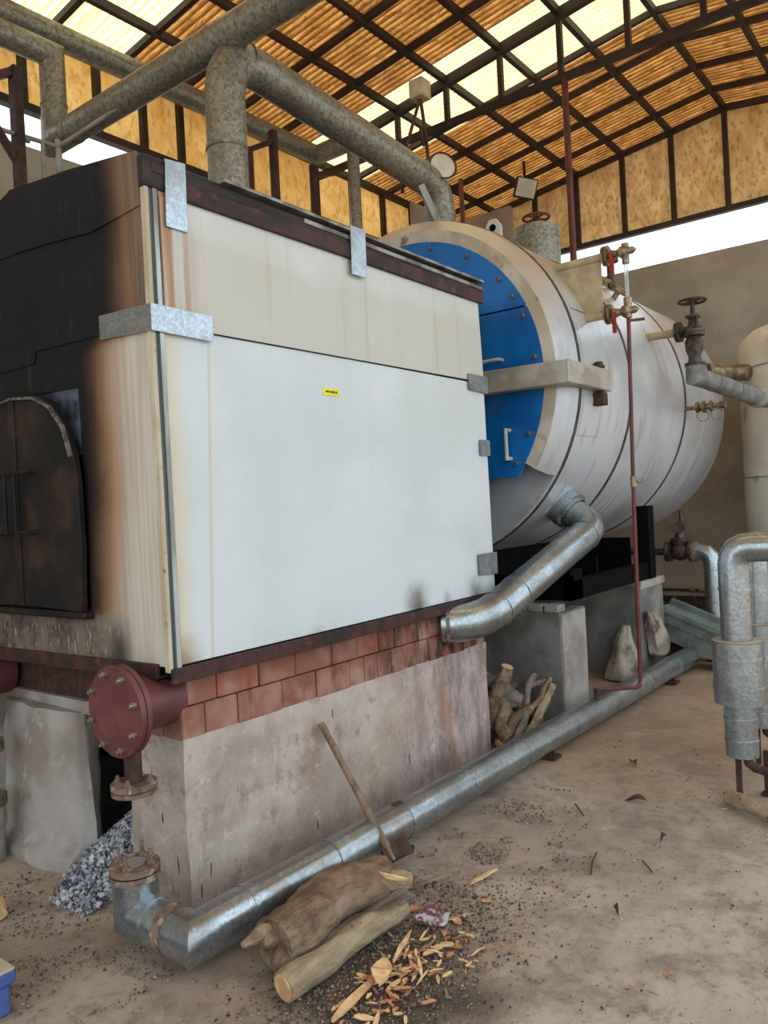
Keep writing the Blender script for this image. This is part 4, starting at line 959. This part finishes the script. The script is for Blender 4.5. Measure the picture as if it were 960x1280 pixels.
P('support', MB().box(5.38, 5.52, -.82, -.74, 0, .06), 'rustdark', gt)

# sacks
def sack(name, label, c, h, w, d, lean, seed, mat='sack'):
    mb = MB(); n, m = 22, 16
    for i in range(m + 1):
        t = i / m; z = h * t
        prof = 1.08 - .85 * t ** 1.3 if mat == 'sack' and seed == 3 else (1 if t < .6 else 1 - (t - .6) * 1.5)
        if t < .06: prof *= .8 + 3 * t
        for j in range(n):
            a = 2 * PI * j / n
            q = V((w * prof * math.copysign(abs(math.cos(a)) ** .7, math.cos(a)), d * prof * math.copysign(abs(math.sin(a)) ** .7, math.sin(a)), z))
            pl_ = 1 + .10 * math.sin(5 * a + seed + 3 * t) * (.3 + t) + .05 * math.sin(9 * a + seed * 2 - 4 * t)
            q.x *= pl_; q.y *= pl_
            q += noise.noise_vector(q * 8 + V((seed, 0, 0))) * .018 * (1 if 0 < i else .2)
            q += V((lean[0], lean[1], 0)) * t * t * h
            mb.v.append((c[0] + q.x, c[1] + q.y, max(c[2] + q.z, c[2])))
    for i in range(m):
        for j in range(n): mb.f.append((i * n + j, i * n + (j + 1) % n, (i + 1) * n + (j + 1) % n, (i + 1) * n + j))
    mb.f += [tuple(range(n - 1, -1, -1)), tuple(m * n + j for j in range(n))]
    TH(name, mb, mat, label, 'sack', 'sacks between the plinths', ang=60)
sack('woven_sack', 'slumped whitish sack standing on the slab before the far plinth', (4.47, -.10, .05), .44, .17, .12, (.25, 0), 3)
sack('woven_sack', 'folded brown sack leaning on the far plinth above the floor pipe', (4.88, -.27, .20), .40, .13, .075, (-.35, .05), 8)

# ================================================================== FIREWOOD, AXE, LITTER
def log(name, label, a, b, r0, r1, mat, seed, group=None, bend=.03, jit=.25, n=14, k=14, ends='cutwood', cat='log', caps=True):
    a, b = V(a), V(b); t = T(name, label, cat, a, group)
    side = (b - a).cross(V((0, 0, 1))).normalized(); path = []; rs = []
    for i in range(k + 1):
        u = i / k; w = noise.noise_vector(V((u * 2.3, seed, 0))) * bend
        w *= min(1, 4 * u * (1 - u) + .15)
        path.append(tuple(a + (b - a) * u + w)); rs.append((r0 + (r1 - r0) * u) * (1 + .10 * noise.noise(V((u * 4, seed * 1.7, 3)))))
    P('bark', MB().tube(path, rs, n, True, jit, seed), mat, t, ang=60)
    if ends:
        for p, q, r in ((V(path[0]), V(path[1]), r0), (V(path[-1]), V(path[-2]), r1)):
            d = (p - q).normalized()
            P('cut_end', MB().lathe([(0, .004), (r * .86, .004), (r * .9, -.004)], p, d, 14), ends, t)
    return t
l1 = log('firewood_log', 'pale straight log with a slanted fresh cut end in front', (-.21, -.735, .05), (.36, -.80, .085), .05, .042, 'barkpale', 4, None, .02, .18)
log_big = log('firewood_log', 'thick gnarled brown log lying beside the floor pipe', (-.12, -.60, .105), (.50, -.60, .105), .105, .09, 'bark', 11, None, .05, .16, 24, 30, None)
for (kx, ky, kz, kr) in ((-.07, -.67, .12, .045), (-.12, -.65, .07, .05), (-.14, -.60, .14, .045)):
    P('knot', roughen(MB().tube([(kx + .05, ky + .05, kz - .03), (kx, ky, kz), (kx - .025, ky - .015, kz + .01)], [kr, kr * .9, kr * .45], 12), 2, .012, 16, kx * 50), 'bark', log_big, ang=60)
P('split_end', roughen(MB().tube([(-.08, -.60, .155), (-.15, -.59, .165), (-.235, -.575, .15)], [.018, .03, .012], 8), 1, .008, 20, 4), 'chip3', log_big)
P('branch_stub', MB().tube([(.40, -.64, .12), (.49, -.70, .11), (.52, -.72, .10)], [.045, .036, .03], 12, True, .3, 5), 'barkpale', log_big)
P('split_face', roughen(MB().obox((.44, -.68, .085), ((.95, -.2, .0), (.2, .9, .2), (0, 0, 1)), (.09, .012, .035)), 2, .008, 20, 6), 'barkgrey', log_big)
log('split_log', 'grey split log wedged between the thick log and the pale one', (-.05, -.69, .045), (.48, -.715, .05), .045, .045, 'barkgrey', 21, None, .02, .4)
log('firewood_log', 'short log lying by the pipe legs at the right edge', (2.19, -1.50, .04), (1.98, -1.86, .04), .038, .036, 'barkpale', 31, None, .02, .15)
log('wood_offcut', 'small yellow wood offcut at the left picture edge', (-.47, .63, .03), (-.43, .72, .03), .028, .03, 'chip', 33, None, .004, .2, 10, 4)
# heap between base and plinth
hp = [((2.50, .12, .05), (2.56, -.06, .52), .055, .045, 'bark', 'thick dark log standing leftmost in the firewood heap'),
      ((2.78, -.10, .16), (2.52, .20, .48), .06, .055, 'barkgrey', 'grey bark log slanting at the back of the firewood heap'),
      ((2.92, .10, .10), (2.66, .42, .45), .075, .06, 'bark', 'reddish thick log leaning at the back of the firewood heap'),
      ((2.47, -.14, .06), (2.95, -.05, .38), .028, .022, 'barkgrey', 'thin crooked branch crossing the firewood heap'),
      ((2.50, -.20, .05), (3.04, -.14, .30), .030, .026, 'barkpale', 'pale knobbly branch lying in front of the firewood heap'),
      ((2.44, -.05, .04), (2.72, -.13, .22), .04, .035, 'bark', 'short rotten branch low in the firewood heap'),
      ((2.62, -.16, .045), (3.02, -.04, .10), .045, .04, 'bark', 'dark log at the bottom of the firewood heap'),
      ((2.55, .02, .22), (3.0, -.10, .34), .022, .018, 'barkgrey', 'thin forked twig on top of the firewood heap'),
      ((2.70, .05, .06), (3.03, .25, .10), .06, .05, 'bark', 'half hidden log beside the near plinth'),
      ((2.46, -.10, .08), (2.68, .10, .40), .045, .04, 'bark', 'brown split log right of the leftmost one in the heap'),
      ((2.60, -.12, .12), (2.98, -.16, .36), .02, .018, 'bark', 'slender brown stick rising to the right of the heap'),
      ((2.74, -.15, .10), (3.05, -.10, .20), .026, .024, 'barkpale', 'pale stub end at the right of the firewood heap'),
      ((2.56, -.02, .12), (2.92, .10, .30), .05, .045, 'bark', 'brown log buried in the middle of the firewood heap'),
      ((2.45, -.18, .03), (2.66, -.10, .10), .03, .03, 'bark', 'broken bark piece at the foot of the heap')]
for i, (a, b, r0, r1, m, lab) in enumerate(hp):
    log('firewood_branch', lab, a, b, r0, r1, m, 40 + i * 3, 'firewood heap between base and plinth', .05, .4, 12, 12)
# axe
ax = T('axe', 'wooden handled axe leaning on the concrete base with its head on the ground', 'axe', (.69, -.52, .03))
h0, h1 = V((.795, -.025, .575)), V((.69, -.51, .065))
hp_ = [tuple(h0 + (h1 - h0) * (i / 8)) for i in range(9)]
P('handle', MB().tube(hp_, [.017, .0165, .016, .016, .016, .017, .0175, .019, .017], 12), 'handlewood', ax)
td = (h1 - h0).normalized(); bd = V((.35, -.35, -.05)); bd = (bd - td * bd.dot(td)).normalized(); nd = td.cross(bd)
hc = h1 - td * .03
P('head', MB().add([hc + td * a + bd * b + nd * c for (a, b, c) in ((-.035, -.03, -.017), (.035, -.03, -.017), (.035, -.03, .017), (-.035, -.03, .017), (-.03, .03, -.014), (.03, .03, -.014), (.03, .03, .014), (-.03, .03, .014), (-.06, .10, -.002), (.04, .10, -.002), (.04, .10, .002), (-.06, .10, .002))],
     [(0, 3, 2, 1), (0, 1, 5, 4), (1, 2, 6, 5), (2, 3, 7, 6), (3, 0, 4, 7), (4, 5, 9, 8), (5, 6, 10, 9), (6, 7, 11, 10), (7, 4, 8, 11), (8, 9, 10, 11)]), 'rustdark', ax, bevel=.002)
# wood chips
def chipmesh(L, w, t, mat, seed):
    random.seed(seed); k = 5; mb = MB(); top = []; bot = []
    for i in range(k + 1):
        u = i / k; ww = w * (1 - abs(2 * u - 1) ** 3 * .7) * random.uniform(.75, 1.1); zz = t * math.sin(u * PI) * random.uniform(-.6, 1.0)
        for s_ in (-1, 1): top.append((L * (u - .5), s_ * ww / 2, zz + t)); bot.append((L * (u - .5), s_ * ww / 2 * .8, zz))
    n = len(top); mb.v = top + bot
    for i in range(k):
        a = 2 * i
        mb.f += [(a, a + 2, a + 3, a + 1), (n + a, n + a + 1, n + a + 3, n + a + 2), (a, n + a, n + a + 2, a + 2), (a + 1, a + 3, n + a + 3, n + a + 1)]
    mb.f += [(0, 1, n + 1, n), (n - 2, 2 * n - 2, 2 * n - 1, n - 1)]
    return mb.data('wood_chip', mat, smooth=False)
cms = [chipmesh(L, w, t, m, i) for i, (L, w, t, m) in enumerate(((.07, .022, .005, 'chip'), (.11, .014, .004, 'chip'), (.05, .03, .005, 'chip2'), (.09, .012, .004, 'chip3'), (.04, .02, .004, 'chip'), (.06, .016, .004, 'chip2')))]
random.seed(5)
for i in range(150):
    x = random.gauss(.17, .19); y = random.gauss(-.97, .09)
    if y > -.87 and x < .4: y = -.88 - random.random() * .15
    o = link('wood_chip', random.choice(cms), None, (x, y, .004 + random.random() * .03 * math.exp(-((x - .18) / .2) ** 2)))
    o.rotation_euler = (random.uniform(-.25, .25), random.uniform(-.25, .25), random.uniform(0, 6.28))
    s_ = random.uniform(.35, 1.05); o.scale = (s_, s_ * random.uniform(.6, 1.2), 1)
    o['label'] = 'fresh wood chip scattered in front of the chopped logs'; o['category'] = 'wood chip'; o['group'] = 'wood chips by the logs'
random.seed(9)
for i in range(34):
    o = link('wood_chip', random.choice(cms), None, (random.uniform(.2, 2.2), random.uniform(-2.0, -.75), .002))
    o.rotation_euler = (0, 0, random.uniform(0, 6.28)); s_ = random.uniform(.2, .5); o.scale = (s_, s_, .6)
    o['label'] = 'small splinter lying loose on the open floor'; o['category'] = 'splinter'; o['group'] = 'loose splinters on the floor'
big = [((.06, -.93, .03), .14, .07, .012, 'chip', .5, 'broad flat pale wood slab on the chip pile'),
       ((-.07, -.93, .012), .30, .035, .012, 'chip', .15, 'long split stick lying in front of the pale log'),
       ((.22, -.90, .03), .22, .018, .01, 'chip', .35, 'long straight pale sliver on the chip pile'),
       ((.72, -.72, .02), .26, .014, .012, 'chip3', 2.6, 'thin stick lying beyond the axe head'),
       ((.86, -.86, .012), .16, .02, .008, 'chip', 2.9, 'pale sliver lying apart on the floor beyond the axe'),
       ((.40, -.73, .16), .02, .12, .012, 'chip', .3, 'short chip propped against the thick log')]
for c, L, w, t, m, a, lab in big:
    o = link('wood_splint', chipmesh(L, w, t, m, hash(lab) % 97 if False else len(lab)), None, c); o.rotation_euler = (.1, .05, a); o['label'] = lab; o['category'] = 'wood chip'
# torn wrapper
wr = MB()
random.seed(3)
for i in range(6):
    for j in range(6): wr.v.append((.38 + i * .02 + random.uniform(-.006, .006), -.84 - j * .018, .03 + .03 * noise.noise(V((i * .9, j * .9, 2))) + .004 * (5 - j)))
wr.f = [(i * 6 + j, i * 6 + 6 + j, i * 6 + 7 + j, i * 6 + j + 1) for i in range(5) for j in range(5)]
TH('torn_wrapper', wr, 'wrapper', 'crumpled pink and clear plastic wrapper by the axe', 'wrapper')
# dry leaves and twigs
for i, (c, s_, lab) in enumerate((((2.58, -.87), .055, 'curled dry leaf farther off on the open floor'), ((2.02, -1.09), .06, 'curled dry leaf nearest the middle of the floor'), ((1.63, -1.36), .022, 'tiny dry leaf on the right of the floor'), ((.90, -1.42), .022, 'tiny brown leaf near the bottom right'))):
    mb = MB(); k = 6
    for u in range(k + 1):
        t = u / k
        for v in (-1, 0, 1):
            mb.v.append((s_ * 2 * (t - .5), v * s_ * .4 * math.sin(PI * min(.98, max(.03, t))), .006 + abs(v) * .02 * math.sin(PI * t) + .01 * math.sin(t * 5)))
    mb.f = [(u * 3 + v, u * 3 + 3 + v, u * 3 + 4 + v, u * 3 + 1 + v) for u in range(k) for v in range(2)]
    o = TH('dry_leaf', mb, 'leaf', lab, 'leaf', 'dry leaves on the floor', (c[0], c[1], 0)); o.rotation_euler.z = .6 + i * 1.1
for i, (a, b, lab) in enumerate((((1.82, -.84, .006), (1.70, -.94, .006), 'short twig on the floor left of the leaves'), ((1.34, -1.16, .006), (1.13, -1.22, .006), 'curved dark twig in the middle of the floor'), ((1.36, -1.36, .006), (1.28, -1.43, .006), 'small dark twig right of the curved one'))):
    TH('twig', MB().tube([a, tuple((V(a) + V(b)) / 2 + V((.01, .01, .002))), b], .004, 6), 'leaf', lab, 'twig', 'twigs on the floor')
# crumbs of dirt
def crumbs():
    random.seed(21); mb = MB()
    for i in range(15000):
        if i < 6500: x, y = random.gauss(.1, .36), random.gauss(-.92, .17)
        elif i < 9500: x, y = random.gauss(.85, .30), random.gauss(-.78, .16)
        elif i < 12000: x, y = random.uniform(-.75, -.1), random.uniform(-.3, 1.0)
        elif i < 13500: x, y = random.uniform(.9, 2.0), random.gauss(-.62, .1)
        else: x, y = random.uniform(-.3, 3.2), random.uniform(-2.3, -.55)
        if y > -.45 and x > -.15: continue
        if i >= 6500 and noise.noise(V((x * 4, y * 4, 1))) < -.05: continue
        s_ = random.choice((.0015, .002, .002, .003, .003, .004, .006)); a = random.random() * 6.28
        p = [(x + s_ * random.uniform(.7, 1.8) * math.cos(a + k * 2 * PI / 5), y + s_ * random.uniform(.6, 1.4) * math.sin(a + k * 2 * PI / 5), -.002) for k in range(5)]
        o_ = len(mb.v); mb.v += p + [(x + random.uniform(-s_, s_) * .4, y + random.uniform(-s_, s_) * .4, s_ * random.uniform(.5, 1.1))]
        mb.f += [(o_ + k, o_ + (k + 1) % 5, o_ + 5) for k in range(5)]
    o = link('floor_litter', mb.data('floor_litter', 'dirt', smooth=False)); o['kind'] = 'stuff'
    o['label'] = 'dark crumbs of bark and dirt strewn over the floor'; o['category'] = 'dirt'
crumbs()
# blue crate
bc = T('plastic_crate', 'blue plastic crate with dusty lid at the bottom left corner', 'crate', (-.9, .16, 0))
P('body', MB().box(-1.12, -.745, -.01, .39, .0, .10), 'blue_plastic', bc, bevel=.008)
P('rim', MB().box(-1.135, -.73, -.025, .405, .10, .145), 'blue_plastic', bc, bevel=.008)
P('lid', MB().box(-1.13, -.735, -.02, .40, .145, .153), 'dusty', bc)
for i in range(4): P('rib', MB().box(-.75, -.737, .05 + i * .09, .065 + i * .09, .0, .10), 'blue_plastic', bc)
